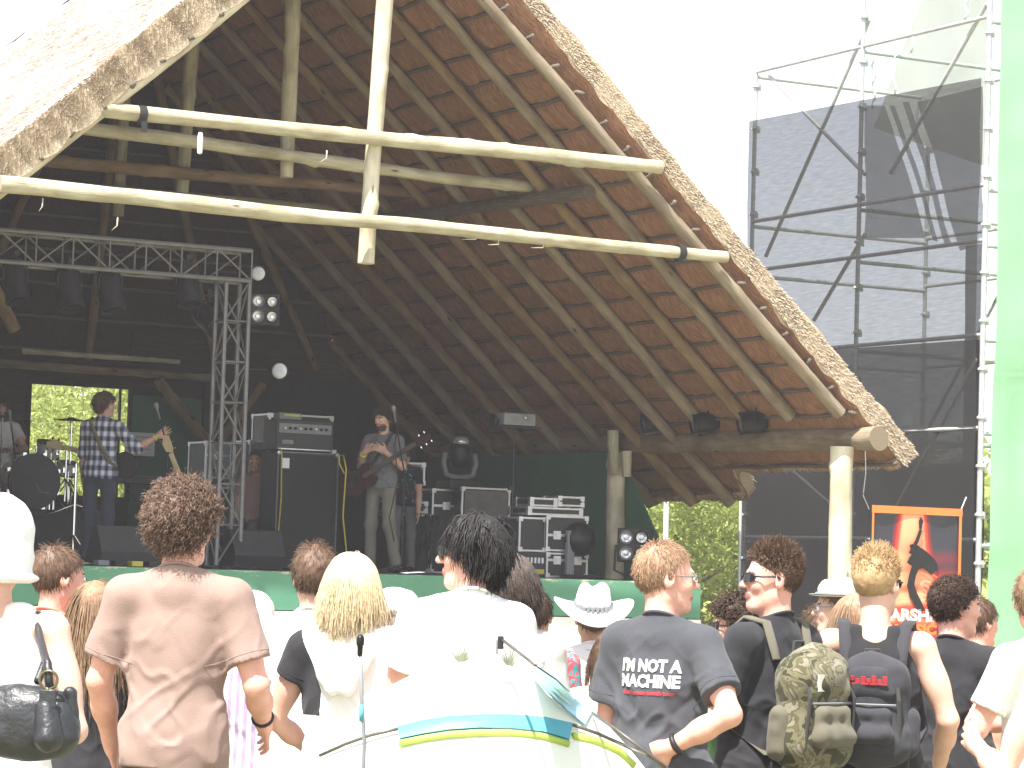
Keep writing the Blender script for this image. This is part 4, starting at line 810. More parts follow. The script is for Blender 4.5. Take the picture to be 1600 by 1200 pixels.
    for k in range(5):
        a0, b0 = P(1440, 864 + 6 * k), P(1500, 892 + 14 * k); mb.tube([(a0[0], -.0215, a0[1]), ((a0[0] + b0[0]) / 2, -.0215, (a0[1] + b0[1]) / 2 + .02 * k), (min(b0[0], w - .05), -.0215, b0[1])], .0035, 4)
    mb.build('light_streaks', mat('pink_print', (.85, .35, .25), .5), o)
    def text(s, px, py, size, m, name, ext=.002, off=0, yy=-.024):
        c = bpy.data.curves.new(name, 'FONT'); c.body = s; c.size = size; c.extrude = ext; c.offset = off; c.align_x = 'LEFT'; c.resolution_u = 3
        t = bpy.data.objects.new(name, c); COL.objects.link(t); dg = bpy.context.evaluated_depsgraph_get(); me = bpy.data.meshes.new_from_object(t.evaluated_get(dg)); bpy.data.objects.remove(t)
        xs = [v.co.x for v in me.vertices]; wx = max(xs) - min(xs)
        t = bpy.data.objects.new(name, me); COL.objects.link(t); me.materials.clear(); me.materials.append(m); t.parent = o; x, z = P(px, py); t.rotation_euler = (math.pi / 2, 0, 0); t.location = (x, yy, z)
        return t, wx
    t, wx = text('MARSHALL', 1372, 929, .155, WH, 'lettering', off=.006); t.scale.x = (w * .86) / wx
    t, wx = text('MUSIC', 1399, 945, .125, OR, 'lettering', off=.007); t.scale.x = (w * .46) / wx
    # cog and ring emblem at the foot
    cx, cz = P(1432, 972); mb = MB(); mb.lathe([(.13, 0), (.17, 0), (.17, .004), (.13, .004)], 30, 0, (cx, -.022, cz), rot('X', math.pi / 2)); mb.build('ring_emblem', BK, o)
    mb = MB(); mb.lathe([(.0, 0), (.045, 0), (.045, .004), (0, .004)], 20, 0, (cx, -.022, cz + .05), rot('X', math.pi / 2)); [mb.box((cx + .05 * math.cos(a), -.024, cz + .05 + .05 * math.sin(a)), (.018, .004, .018)) for a in np.arange(0, 6.2, .785)]; mb.build('cog_emblem', WH, o)
    for p, q, r in (((0, 0, H), (-.18, 0, H + .2), .004), ((w, 0, H), (w + .14, .1, H + .12), .005), ((w, 0, .1), (w + .14, .1, .15), .005)): MB().tube([p, q], r, 5).build('tie_rope', BLACK if p[0] == 0 else WHITEP, o)
banner()
q0 = Vector(at(1352, 705, 27.7)); o = MB().tube([(0, 0, 0), (.01, 0, -.2), (-.01, 0, -.42), (.05, 0, -.55)], .005, 5).build('rope', GREYP, None); o.location = q0; tag(o, 'thin loose cord dangling from the end of the wall plate', 'rope')

# ================================================================== PEOPLE: implicit surfaces meshed as one continuous skin
def surface_nets(f, org, h):
    s = f < 0
    c = s[:-1, :-1, :-1].astype(np.int8)
    for a, b, d in ((1, 0, 0), (0, 1, 0), (0, 0, 1), (1, 1, 0), (1, 0, 1), (0, 1, 1), (1, 1, 1)):
        c = c + s[a:s.shape[0] - 1 + a, b:s.shape[1] - 1 + b, d:s.shape[2] - 1 + d]
    I = np.argwhere((c > 0) & (c < 8)); idx = -np.ones(c.shape, np.int64); idx[I[:, 0], I[:, 1], I[:, 2]] = np.arange(len(I))
    acc = np.zeros((len(I), 3)); cnt = np.zeros(len(I)); K = [(x, y, z) for x in (0, 1) for y in (0, 1) for z in (0, 1)]
    cv = {k: f[I[:, 0] + k[0], I[:, 1] + k[1], I[:, 2] + k[2]] for k in K}
    for a in K:
        for ax in range(3):
            if a[ax]: continue
            b = list(a); b[ax] = 1; b = tuple(b); fa, fb = cv[a], cv[b]; m = (fa < 0) != (fb < 0); t = fa[m] / (fa[m] - fb[m])
            p = np.tile(np.array(a, float), (m.sum(), 1)); p[:, ax] = t; acc[m] += p; cnt[m] += 1
    V = (I + acc / cnt[:, None]) * h + org; F = []
    for ax in range(3):
        o1, o2 = (ax + 1) % 3, (ax + 2) % 3; sl0 = [slice(1, -1)] * 3; sl1 = [slice(1, -1)] * 3; sl0[ax] = slice(0, -1); sl1[ax] = slice(1, None)
        A = s[tuple(sl0)]; B = s[tuple(sl1)]; E = np.argwhere(A != B)
        if not len(E): continue
        ins = A[E[:, 0], E[:, 1], E[:, 2]]; g = E.copy()
        for x in range(3):
            if x != ax: g[:, x] += 1
        def cell(d1, d2):
            q = g.copy(); q[:, o1] += d1; q[:, o2] += d2; return idx[q[:, 0], q[:, 1], q[:, 2]]
        Q = np.stack([cell(-1, -1), cell(0, -1), cell(0, 0), cell(-1, 0)], 1); Q[~ins] = Q[~ins][:, ::-1]; F.append(Q)
    return V, np.concatenate(F)
def cone(a, b, ra, rb=None, k=.02, cap=False, sub=False): return ('c', np.array(a, float), np.array(b, float), ra, ra if rb is None else rb, k, cap, sub)
def ell(c, r, k=.02, R=None, sub=False): return ('e', np.array(c, float), np.array(r, float), R, k, sub)
def xf(prims, R, T):
    out = []
    for p in prims:
        if p[0] == 'c': out.append(('c', R @ p[1] + T, R @ p[2] + T, *p[3:]))
        else: out.append(('e', R @ p[1] + T, p[2], (R @ p[3]) if p[3] is not None else R, *p[4:]))
    return out
def sdf(prims, h, post=None, pad=.03):
    lo = np.full(3, 9e9); hi = -lo
    for p in prims:
        if p[-1]: continue
        if p[0] == 'c': r = max(p[3], p[4]); a = np.minimum(p[1], p[2]) - r; b = np.maximum(p[1], p[2]) + r
        else: r = p[2].max(); a = p[1] - r; b = p[1] + r
        lo = np.minimum(lo, a); hi = np.maximum(hi, b)
    lo -= pad; hi += pad; n = np.ceil((hi - lo) / h).astype(int) + 1; f = np.full(n, .5, np.float32)
    ax = [lo[i] + np.arange(n[i]) * h for i in range(3)]
    for p in prims:
        k = p[5] if p[0] == 'c' else p[4]; m = k + 3 * h
        if p[0] == 'c': r = max(p[3], p[4]) + m; a = np.minimum(p[1], p[2]) - r; b = np.maximum(p[1], p[2]) + r
        else: r = p[2].max() + m; a = p[1] - r; b = p[1] + r
        i0 = np.clip(((a - lo) / h).astype(int), 0, n - 1); i1 = np.clip(((b - lo) / h).astype(int) + 2, 1, n); sl = tuple(slice(i0[i], i1[i]) for i in range(3))
        X = ax[0][sl[0]][:, None, None]; Y = ax[1][sl[1]][None, :, None]; Zc = ax[2][sl[2]][None, None, :]
        if p[0] == 'c':
            a, b = p[1], p[2]; ab = b - a; L2 = ab @ ab + 1e-12; px, py, pz = X - a[0], Y - a[1], Zc - a[2]; tr_ = (px * ab[0] + py * ab[1] + pz * ab[2]) / L2; t = np.clip(tr_, 0, 1)
            d = np.sqrt((px - t * ab[0]) ** 2 + (py - t * ab[1]) ** 2 + (pz - t * ab[2]) ** 2) - (p[3] + (p[4] - p[3]) * t)
            if p[6]: d = np.maximum(d, (tr_ - 1) * math.sqrt(L2))
        else:
            px, py, pz = X - p[1][0], Y - p[1][1], Zc - p[1][2]; R = p[3]
            if R is not None: px, py, pz = R[0, 0] * px + R[1, 0] * py + R[2, 0] * pz, R[0, 1] * px + R[1, 1] * py + R[2, 1] * pz, R[0, 2] * px + R[1, 2] * py + R[2, 2] * pz
            r = p[2]; k0 = np.sqrt((px / r[0]) ** 2 + (py / r[1]) ** 2 + (pz / r[2]) ** 2); k1 = np.sqrt((px / r[0] ** 2) ** 2 + (py / r[1] ** 2) ** 2 + (pz / r[2] ** 2) ** 2) + 1e-9; d = k0 * (k0 - 1) / k1
        g = f[sl]
        if p[-1]:
            d = -d; hh = np.maximum(k - np.abs(g - d), 0) / k; f[sl] = np.maximum(g, d) + hh * hh * k * .25
        else: hh = np.maximum(k - np.abs(g - d), 0) / k; f[sl] = np.minimum(g, d) - hh * hh * k * .25
    if post is not None:
        near = np.argwhere(f < .06); P = np.stack([ax[i][near[:, i]] for i in range(3)], 1); f[near[:, 0], near[:, 1], near[:, 2]] = post(P, f[near[:, 0], near[:, 1], near[:, 2]])
    return surface_nets(f, lo, h)
def rz3(a): return np.array(Matrix.Rotation(a, 3, 'Z'))
def rx3(a): return np.array(Matrix.Rotation(a, 3, 'X'))
def ry3(a): return np.array(Matrix.Rotation(a, 3, 'Y'))
def nrm(v): v = np.array(v, float); return v / (np.linalg.norm(v) + 1e-12)

def head_prims(fem=False, nose=1.0):
    j = .9 if fem else 1.0
    P = [ell((0, -.012, .03), (.077, .098, .090), .02), ell((0, .026, -.035), (.058 * j, .064, .084), .03), ell((0, .066, -.100), (.024, .022, .019), .03)]
    for x in (-1, 1):
        P += [cone((x * .050 * j, .0, -.062), (x * .018, .06, -.102), .018, .016, .03), ell((x * .036, .064, -.026), (.022, .022, .022), .02),
              ell((x * .080, -.010, -.004), (.010, .021, .034), .006, rz3(-x * .35)), ell((x * .083, -.006, .004), (.006, .010, .018), .006, rz3(-x * .35), True)]
    P += [cone((-.036, .083, .019), (.036, .083, .019), .010, k=.018), cone((0, .090, .010), (0, .112 * 1.0, -.027), .0075, .012 * nose, .012)]
    for x in (-1, 1): P += [ell((x * .012, .100, -.031), (.008, .010, .007), .006), ell((x * .031, .101, .000), (.019, .014, .012), .012, None, True), ell((x * .031, .083, -.001), (.013, .012, .012), .006)]
    P += [cone((-.019, .090, -.058), (.019, .090, -.058), .0065, k=.008), cone((-.015, .089, -.069), (.015, .089, -.069), .0075, k=.008), cone((-.022, .097, -.0635), (.022, .097, -.0635), .002, k=.004, sub=True)]
    return P
def hand_prims(w, d, side, palm_n, curl=.5, spread=.16, thumb=1, sc=1.0):
    """w wrist, d direction to the fingers, palm_n palm normal, side +1 right hand; thumb leaves the side of the palm"""
    d = nrm(d); n = nrm(np.array(palm_n) - d * (np.array(palm_n) @ d)); s = np.cross(d, n) * side; s = nrm(s)      # s towards the thumb
    R = np.stack([s, d, n], 1); P = [ell(w + d * .048, (.041, .050, .015), .014, R), cone(w - d * .01, w + d * .03, .024, .026, .02)]
    for i, (o, L) in enumerate(((.030, .070), (.010, .078), (-.011, .072), (-.031, .056))):
        b = w + d * .088 + s * o; fd = nrm(d + s * (o * 1.0 * spread / .03) + n * curl * .25); m = b + fd * L * .48; fd2 = nrm(fd + n * curl * (1.0 + .15 * i)); m2 = m + fd2 * L * .3; fd3 = nrm(fd2 + n * curl * 1.1); t = m2 + fd3 * L * .26
        P += [cone(b - d * .02, m, .0098, .0088, .006), cone(m, m2, .0088, .0082, .003), cone(m2, t, .0082, .0068, .003)]
    b = w + d * .028 + s * .030; t1 = b + nrm(d * .75 + s * .85 + n * .25) * .042 * thumb; t2 = t1 + nrm(d * .95 + s * .35 + n * .4) * .034
    return P + [cone(b, t1, .0135, .0105, .014), cone(t1, t2, .0105, .0085, .004)]

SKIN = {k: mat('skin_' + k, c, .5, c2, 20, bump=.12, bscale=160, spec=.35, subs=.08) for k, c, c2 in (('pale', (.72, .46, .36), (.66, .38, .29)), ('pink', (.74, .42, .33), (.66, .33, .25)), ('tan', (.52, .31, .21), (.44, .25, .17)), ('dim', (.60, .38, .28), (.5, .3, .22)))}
LIP = mat('lips', (.50, .20, .17), .45, (.42, .16, .14), 30)
EYE = mat('eye_white', (.8, .78, .75), .25, (.75, .72, .7), 5); IRIS = mat('dark_iris', (.05, .035, .02), .2)
def cloth(name, c, c2=None, b=.35, **k): return mat(name, c, .9, c2 or tuple(x * .86 for x in c), 5, bump=b, bscale=350, spec=.15, sheen=.1, **k)
HAIRM = {}
def hairmat(name, c, c2):
    if name not in HAIRM: HAIRM[name] = mat('hair_' + name, c, .55, c2, 55, spec=.35, contrast=.5)
    return HAIRM[name]

HL = np.array([(-.12, -.085), (-.06, -.082), (-.025, -.05), (-.005, -.012), (.012, .015), (.035, .04), (.06, .058), (.085, .068), (.12, .075)])
def hairline(y, drop=0): return np.interp(y, HL[:, 0], HL[:, 1]) + drop
def strands(root, nml, K, L, g, curl, cr, wid, comb, hc, hr, r, floor=0, wander=.3):
    N = len(root); p = root.copy(); d = nml * .8 + comb; d /= np.linalg.norm(d, axis=1)[:, None]; pts = [p.copy()]; st = (L / K)[:, None]
    w = r.normal(0, 1, (N, 3)) * wander
    for k in range(K):
        w = w * .7 + r.normal(0, 1, (N, 3)) * wander * .7; d = d + comb * .25 + np.array([0, 0, -g]) + w * .35; d /= np.linalg.norm(d, axis=1)[:, None]; p = p + d * st
        q = (p - hc) / hr; m = np.linalg.norm(q, axis=1); ins = m < 1.0; p = np.where(ins[:, None], hc + q / (m[:, None] + 1e-9) * hr * (1.0 + floor * .5), p); pts.append(p.copy())
    P = np.stack(pts, 1)
    T = np.gradient(P, axis=1); T /= np.linalg.norm(T, axis=2)[..., None] + 1e-9
    A = np.cross(T, np.array([.3, .5, .81])); A /= np.linalg.norm(A, axis=2)[..., None] + 1e-9; B = np.cross(T, A)
    if cr > 0:
        ph = r.random(N)[:, None] * 6.28 + np.arange(K + 1)[None] * curl; amp = (cr * (.5 + r.random(N)))[:, None] * np.linspace(.3, 1, K + 1)[None]; P = P + (A * np.cos(ph)[..., None] + B * np.sin(ph)[..., None]) * amp[..., None]
    wd = wid * (.7 + .6 * r.random(N))[:, None] * np.linspace(1, .35, K + 1)[None]
    V = np.stack([P + (A * math.cos(2.0944 * j) + B * math.sin(2.0944 * j)) * wd[..., None] for j in range(3)], 2).reshape(-1, 3)
    b = (np.arange(N)[:, None] * (K + 1) + np.arange(K)[None]).reshape(-1, 1) * 3
    F = np.concatenate([b + np.array([j, (j + 1) % 3, 3 + (j + 1) % 3, 3 + j]) for j in range(3)]); return V, F
def nrm_rows(v): return v / (np.linalg.norm(v, axis=1)[:, None] + 1e-6)
def make_hair(kind, parent, R, T, sc, m, seed, n=1600, res=.006, thick=None, L=None, drop=0.0, part=0):
    """R, T: head frame to person frame (unit person), sc: person scale"""
    r = np.random.default_rng(seed); th = thick if thick is not None else dict(curly=.026, short=.010, spiky=.010, messy=.016, long=.014, bob=.018, bald=.004)[kind]
    hc = np.array([0, -.012, .03]); hr = np.array([.077, .098, .090])
    prims = [ell(hc + np.array([0, -th * .3, th * .1]), hr + th * np.array([.8, .95, .85]), .01)]
    if kind in ('long', 'bob'):
        Lh = L or .2; prims += [ell((0, -.055, -.02 - Lh * .3), (.078, .055, .08 + Lh * .35), .03)]
    if kind == 'messy': prims += [ell((0, -.07, -.05), (.062, .04, .05), .03)]
    def post(P, f):
        nz = vnoise(P, 45, seed) * .35 + vnoise(P, 90, seed + 1) * .25
        f = f + nz * (th * .55); zl = hairline(P[:, 1], drop) - (th * .8 if kind == 'curly' else 0)
        zl = np.where(P[:, 1] < .0, zl - (.07 if kind == 'messy' else 0) - ((L or .2) if kind in ('long', 'bob') else 0), zl)
        if kind in ('long', 'bob'): zl = np.where(P[:, 1] < .045, np.minimum(zl, -.05 - (L or .2) * .5 * np.clip((.045 - P[:, 1]) / .04, 0, 1)), zl)
        return np.maximum(f, (zl - P[:, 2] + .010 * vnoise(P, 60, seed + 2)) * .8)
    V, F = sdf(prims, res, post)
    N = n * 3; d = r.normal(size=(N, 3)); d /= np.linalg.norm(d, axis=1)[:, None]; P = hc + d * hr
    ok = P[:, 2] > hairline(P[:, 1], drop) + .004; P = P[ok][:n]; nm = d[ok][:n]; N = len(P); hr2 = hr + th * .75
    down = np.array([0, 0, -1.]); tang = down - nm * (nm @ down)[:, None]; tn = nrm
    back = np.array([0, -1., 0]); tb = back - nm * (nm @ back)[:, None]; CL = r.normal(0, .45, (90, 3)); cid = ((P * 38).astype(int) @ np.array([7, 31, 53])) % 90
    if kind == 'curly': a = strands(P + nm * th * .75, nm, 9, (L or .055) * (.5 + .8 * r.random(N)), .16, 1.6, .0075, .0023, tang * .55, hc, hr2, r, wander=.75)
    elif kind == 'short': a = strands(P + nm * .004, nm * .35, 5, (L or .035) * (.6 + .7 * r.random(N)), .15, 1, .001, .0018, tang * .6 - tb * .2, hc, hr + .006, r, wander=.3)
    elif kind == 'bald': a = strands(P, nm * .3, 4, .02 * (.6 + .7 * r.random(N)), .1, 1, 0, .0014, tang * .5, hc, hr + .003, r, wander=.3)
    elif kind == 'spiky':
        cl = r.integers(0, 60, N); dd = r.normal(0, .45, (60, 3)) + np.array([0, .1, .25]); a = strands(P + nm * .004, nm, 5, (L or .04) * (.6 + .7 * r.random(N)) * (.18 + 1.15 * np.clip((P[:, 2] - .03) / .09, 0, 1)), -.05, 1, .0012, .0021, dd[cl] * .8 * np.clip((P[:, 2:3] - .0) / .1, 0, 1) + tang * .25 * np.clip((.06 - P[:, 2:3]) / .06, 0, 1), hc, hr + .006, r, wander=.25)
    elif kind == 'messy': a = strands(P + nm * th * .85, nm * .35, 9, (L or .09) * (.5 + .8 * r.random(N)), .45, .4, .004, .0027, tang * .8 + CL[cid] * .6 + r.normal(0, .08, (N, 3)), hc, hr2, r, wander=.28)
    else: a = strands(P + nm * (th * .8), nm * .12, 14, ((L or .2) + .10) * (.55 + .5 * r.random(N)), .55, .35, .004, .0018, tang * .9 + nrm_rows(P * np.array([1, .6, 0])) * .12 + CL[cid] * .10, hc, hr2 + .002, r, wander=.14)
    m0 = len(V); V = np.concatenate([V, a[0]]); F = np.concatenate([F, a[1] + m0]); V = (V @ R.T + T) * sc
    return big('hair', V, F, m, parent, True)

def person(label, px, ptop, y, heading, top_t=.02, head_yaw=0, head_pitch=0, skin='pale', hair=('short', 'brown'), fem=False, fat=1.0, H=None, base=None,
           armL=((-.12, .03, -1), (-.02, .25, -1)), armR=((.12, .03, -1), (.02, .25, -1)), handL=None, handR=None, legs=None, lean=(0, 0, 0), res=.008,
           shirt=None, sleeve=.55, hem=.86, trousers=None, bare_legs=False, fold=.010, seed=1, grp='crowd watching the stage', neck_r=.07, beard=None, shirt_post=None, shirt_mi=None, shirt_mats=None, eyes=True, shoulders=1.0, wide=1.0, collar=True, sag=0):
    if base is None:
        q = at(px, ptop, y); loc = Vector((q.x, y, ground(y))); H = H or (q.z - loc.z - top_t)
    else: loc = base
    sc = H / 1.75; root = thing('person', label, 'person', loc, math.radians(heading), grp); ln = np.array(lean, float)
    def up(p): p = np.array(p, float); return p + ln * np.clip((p[2] - .95) / .5, 0, 1.3)
    sx = .172 * shoulders; HR = rz3(math.radians(head_yaw)) @ rx3(math.radians(head_pitch)); HT = up((0, .012, 1.637)) + np.array([0, sag, 0])
    P = xf(head_prims(fem), HR, HT); P += [cone(up((0, -.02, 1.43)), HT + HR @ np.array([0, -.018, -.05]), .060 * (.88 if fem else 1), .054 * (.88 if fem else 1), .03)]
    P += [ell(up((0, 0, 1.26)), (.150 * wide, .098 * fat, .20), .04), ell((0, 0, 1.0), (.135 * fat, .09 * fat, .16), .05), cone(up((-sx + .02, -.01, 1.415)), up((sx - .02, -.01, 1.415)), .048, k=.04)]
    arms = []
    for sd, (du, df), hd in ((-1, armL, handL), (1, armR, handR)):
        s = up((sd * sx, -.01, 1.405)); e = s + nrm(du) * .285; w = e + nrm(df) * .245; tk = .92 if fem else 1.0
        P += [cone(s, e, .050 * tk, .040 * tk, .03), ell((s + e) / 2 + nrm(du) * .0, (.046 * tk, .046 * tk, .08), .03, np.array(Vector(nrm(du)).to_track_quat('Z', 'Y').to_matrix())), cone(e, e + nrm(df) * .12, .041 * tk, .040 * tk, .015), cone(e + nrm(df) * .1, w, .040 * tk, .0265 * tk, .02)]
        hd = hd or dict(); d = hd.get('d', df); pn = hd.get('n', (-sd, .2, 0)); P += hand_prims(w, d, sd, pn, hd.get('curl', .45), thumb=1)
        arms.append((s, e, w, du, df))
    if legs is None: legs = [((x * .09, 0, .93), (x * .10, .015, .50), (x * .11, -.02, .09), (x * .125, .13, .035)) for x in (-1, 1)]
    P += [ell((0, 0, .93), (.13 * fat, .09, .1), .04)]
    for a, b, c, t in legs:
        P += [cone(a, b, .075, .05, .04)] + ([cone(b, c, .05, .035, .02)] if bare_legs else [cone(b, c, .04, .035, .02)])
    V, F = sdf(P, res); mi = np.zeros(len(F), int); fc = (V[F].mean(1) - HT) @ HR
    mi[(np.abs(fc[:, 0]) < .024) & (fc[:, 1] > .082) & (fc[:, 2] < -.052) & (fc[:, 2] > -.077)] = 1
    hm = hairmat(*hair[1:4]) if len(hair) > 3 else HAIRM[hair[1]]
    mi[(np.abs(np.abs(fc[:, 0]) - .032) < .019) & (fc[:, 1] > .075) & (np.abs(fc[:, 2] - .022 + np.abs(np.abs(fc[:, 0]) - .03) * .2) < .0045)] = 2
    if beard: mi[(fc[:, 1] > .02) & (fc[:, 2] < -.066) & (fc[:, 2] > -.125) & (mi == 0)] = 2
    big('body', V * sc, F, [SKIN[skin], LIP, hm], root, True, mi)
    if eyes:
        mb = MB()
        for x in (-1, 1):
            c = (HR @ np.array([x * .031, .0865, -.001]) + HT) * sc
            mb.lathe([(.0001, -.011), (.008, -.008), (.0113, 0), (.008, .008), (.0001, .011)], 12, 0, c); c2 = (HR @ np.array([x * .031, .0972, -.001]) + HT) * sc; mb.lathe([(.0001, -.004), (.0042, -.002), (.0052, 0), (.0042, .002), (.0001, .004)], 10, 1, c2)
        mb.build('eyes', [EYE, IRIS], root, True)
    # shirt
    if shirt is not None:
        Q = [ell(up((0, 0, 1.27)), (.166 * wide, .112 * fat, .225), .04), ell(up((0, .004, 1.08)), (.150 * fat * wide, .108 * fat, .22), .06), ell((0, 0, .92), (.190 * fat, .134 * fat, .22), .06)]
        if fem: Q += [ell(up((x * .075, .085, 1.27)), (.06, .055, .06), .03) for x in (-1, 1)]
        if sleeve > 0:
            Q += [cone(up((-sx + .01, -.01, 1.41)), up((sx - .01, -.01, 1.41)), .060, k=.04)]
            for x in (-1, 1): Q += [cone(up((x * .12, -.012, 1.435)), up((x * .045, -.012, 1.478)), .045, .04, .03)]
            Q += [cone(up((0, -.02, 1.43)), up((0, -.006, 1.50)), .078, .066, .03)]
            for (s, e, w, du, df) in arms:
                if sleeve <= 1: Q += [cone(s, s + (e - s) * sleeve, .066, .066 + .004 * (sleeve < .8), .035, True)]
                else: Q += [cone(s, e, .066, .056, .035), cone(e, e + (w - e) * (sleeve - 1), .054, .046, .02, True)]
        else:
            for x in (-1, 1): Q += [cone(up((x * .085, .02, 1.36)), up((x * .085, -.03, 1.455)), .034, k=.03), cone(up((x * .085, -.03, 1.455)), up((x * .085, -.06, 1.36)), .034, k=.03)]
        nc = up((0, .0, 1.49))
        def post(Pp, f):
            x, yv, z = Pp.T; w1 = np.clip((1.42 - z) / .25, .25, 1); A = np.stack([x * 5 + z * 2.2, yv * 5, z * 5 - np.abs(x) * 5], 1)
            n1 = vnoise(A, 1.0, seed); n2 = vnoise(Pp * np.array([9, 9, 5]) + n1[:, None] * .8, 1.0, seed + 1); n3 = vnoise(Pp, 22, seed + 3)
            n4 = np.clip(1 - np.abs(vnoise(np.stack([x * 11 + z * 9, yv * 8, z * 7 - x * 7], 1), 1, seed + 5)) * 3.2, 0, 1); n5 = np.clip(1 - np.abs(vnoise(np.stack([x * 8 - z * 10, yv * 8, z * 5 + x * 8], 1), 1, seed + 6)) * 3.5, 0, 1)
            f = f - fold * w1 * (.55 * n4 + .5 * n5) + fold * w1 * ((.55 - np.abs(n1) * 2.0) * .9 + (np.abs(n2) - .3) * .8 + n3 * .12)
            f = np.maximum(f, hem + .008 * np.sin(x * 14 + seed) - z); pl_ = (1.492 + ln[2] * 1.1 - .45 * (yv - ln[1]) - (.03 if sleeve <= 0 else 0)); f = np.where((np.abs(x - ln[0]) < .12) & (z > 1.42), np.maximum(f, z - pl_), f); return shirt_post(Pp, f) if shirt_post else f
        V, F = sdf(Q, res * .95, post); mi = None; ms = [shirt]
        if shirt_mi: mi = shirt_mi(V[F].mean(1)); ms = shirt_mats
        sh = big('shirt', V * sc, F, ms, root, True, mi); root['_s'] = 1
        if 0 < sleeve <= 1 and res < .0075:
            hb = MB()
            for (s_, e_, w_, du, df) in arms:
                ax = nrm(e_ - s_); cc = s_ + (e_ - s_) * (sleeve - .07); q1 = nrm(np.cross(ax, (0, 1, .2))); q2 = np.cross(ax, q1); from_ = sh.data
                ring = []
                for th in np.linspace(0, 2 * math.pi, 29):
                    dv = Vector(q1 * math.cos(th) + q2 * math.sin(th)); o_ = Vector(cc * sc) + dv * .16; hit = sh.ray_cast(o_, -dv, distance=.16)
                    ring.append(tuple(hit[1] + dv * .0004) if hit[0] else tuple(Vector(cc * sc) + dv * .068 * sc))
                hb.tube(ring, .0014, 4, cap=False)
            hb.build('sleeve_seam', ms[0], sh, True)
        if collar and sleeve > 0:
            pts = [(up((0, 0, 1.5)) + np.array([.066 * math.cos(a), -.010 + .066 * math.sin(a), -.012 - .45 * (.066 * math.sin(a) - .01)])) * sc for a in np.linspace(0, 2 * math.pi, 25)]; MB().tube(pts, .006, 6, cap=False).build('collar', ms[0], sh, True)
    else: sh = None
    if trousers is not None:
        Q = [ell((0, 0, .94), (.150 * fat, .106 * fat, .13), .05)]
        for a, b, c, t in legs:
            a, b, c = (np.array(v, float) for v in (a, b, c)); Q += [cone(a, b, .080, .068, .05)]
            if not bare_legs: Q += [cone(b, c, .066, .060, .04)]
        def pt(Pp, f): return np.maximum(f + .010 * vnoise(Pp, 9, seed) * (np.abs(vnoise(Pp, 4, seed + 2)) + .3), Pp[:, 2] - 1.0)
        V, F = sdf(Q, .011, pt); big('trousers', V * sc, F, trousers, root, True)
    mb = MB()
    for a, b, c, t in legs:
        c = np.array(c, float); t = np.array(t, float); V, F = sdf([cone(c + (0, -.03, -.045), t, .042, .036, .03), cone(c + (0, 0, .0), c + (0, -.01, -.04), .042, .045, .02)], .012); mb.add(V * sc, F.tolist())
    mb2 = mb.build('shoes', BLACK, root, True)
    if hair[0]: make_hair(hair[0], root, HR, HT, sc, hm, seed, **(hair[4] if len(hair) > 4 else hair[2] if len(hair) == 3 else {}))
    if beard: make_beard(root, HR, HT, sc, hm, seed, beard)
    root['_'] = 0; del root['_']; 
    if '_s' in root: del root['_s']
    return dict(root=root, HR=HR, HT=HT, sc=sc, up=up, arms=arms, shirt=sh, H=H)
def make_beard(root, HR, HT, sc, m, seed, L):
    r = np.random.default_rng(seed + 9); N = 2500; d = r.normal(size=(N, 3)); d /= np.linalg.norm(d, axis=1)[:, None]; P = np.array([0, .026, -.035]) + d * np.array([.060, .066, .086])
    ok = (P[:, 1] > .02) & (P[:, 2] < -.045) & ~((np.abs(P[:, 0]) < .022) & (np.abs(P[:, 2] + .063) < .010)); P = P[ok]; d = d[ok]
    V, F = strands(P, d, 3, L * (.6 + .6 * r.random(len(P))), .3, 1, .001, .0015, np.array([[0, 0, -.3]]) * np.ones((len(P), 1)), np.array([0, .026, -.035]), np.array([.05, .05, .07]), r); big('beard', (V @ HR.T + HT) * sc, F, m, root)
def sunglasses(p, m, clear=False, wrap=True):
    HR, HT, sc = p['HR'], p['HT'], p['sc']; mb = MB(); tr_ = lambda v: (HR @ np.array(v, float) + HT) * sc
    lens = MB()
    for x in (-1, 1):
        V = []; nx, nz = 8, 5
        for i in range(nx + 1):
            for j in range(nz + 1):
                a = i / nx; b = j / nz * 2 - 1; X = .006 + a * .056; hgt = .017 * math.sqrt(max(0.02, 1 - (2 * a - 1) ** 4)) * (1 - .2 * a); Y = .112 - (X ** 2) * (9 if wrap else 5); V.append(tr_((x * X, Y, .003 + b * hgt)))
        F = [(i * (nz + 1) + j, (i + 1) * (nz + 1) + j, (i + 1) * (nz + 1) + j + 1, i * (nz + 1) + j + 1) for i in range(nx) for j in range(nz)]
        if not clear: lens.add(V, F)
        rim = [V[i * (nz + 1)] for i in range(nx + 1)] + [V[i * (nz + 1) + nz] for i in range(nx, -1, -1)]; mb.tube(rim + [rim[0]], .0016 if clear else .0022, 5, cap=False)
        mb.tube([tr_((x * .060, .080, .008)), tr_((x * .078, .055, .008)), tr_((x * .083, .0, .012)), tr_((x * .082, -.02, .0))], .0022 if clear else .0032, 6)
    mb.tube([tr_((-.008, .112, .006)), tr_((0, .115, .008)), tr_((.008, .112, .006))], .0025, 6)
    o = mb.build('sunglasses_frame' if not clear else 'spectacles_frame', BLACK if not clear else GREYP, p['root'], True)
    if not clear: lens.build('lenses', m, o, True)
DARKLENS = mat('dark_lens', (.01, .01, .014), .06, spec=.8)

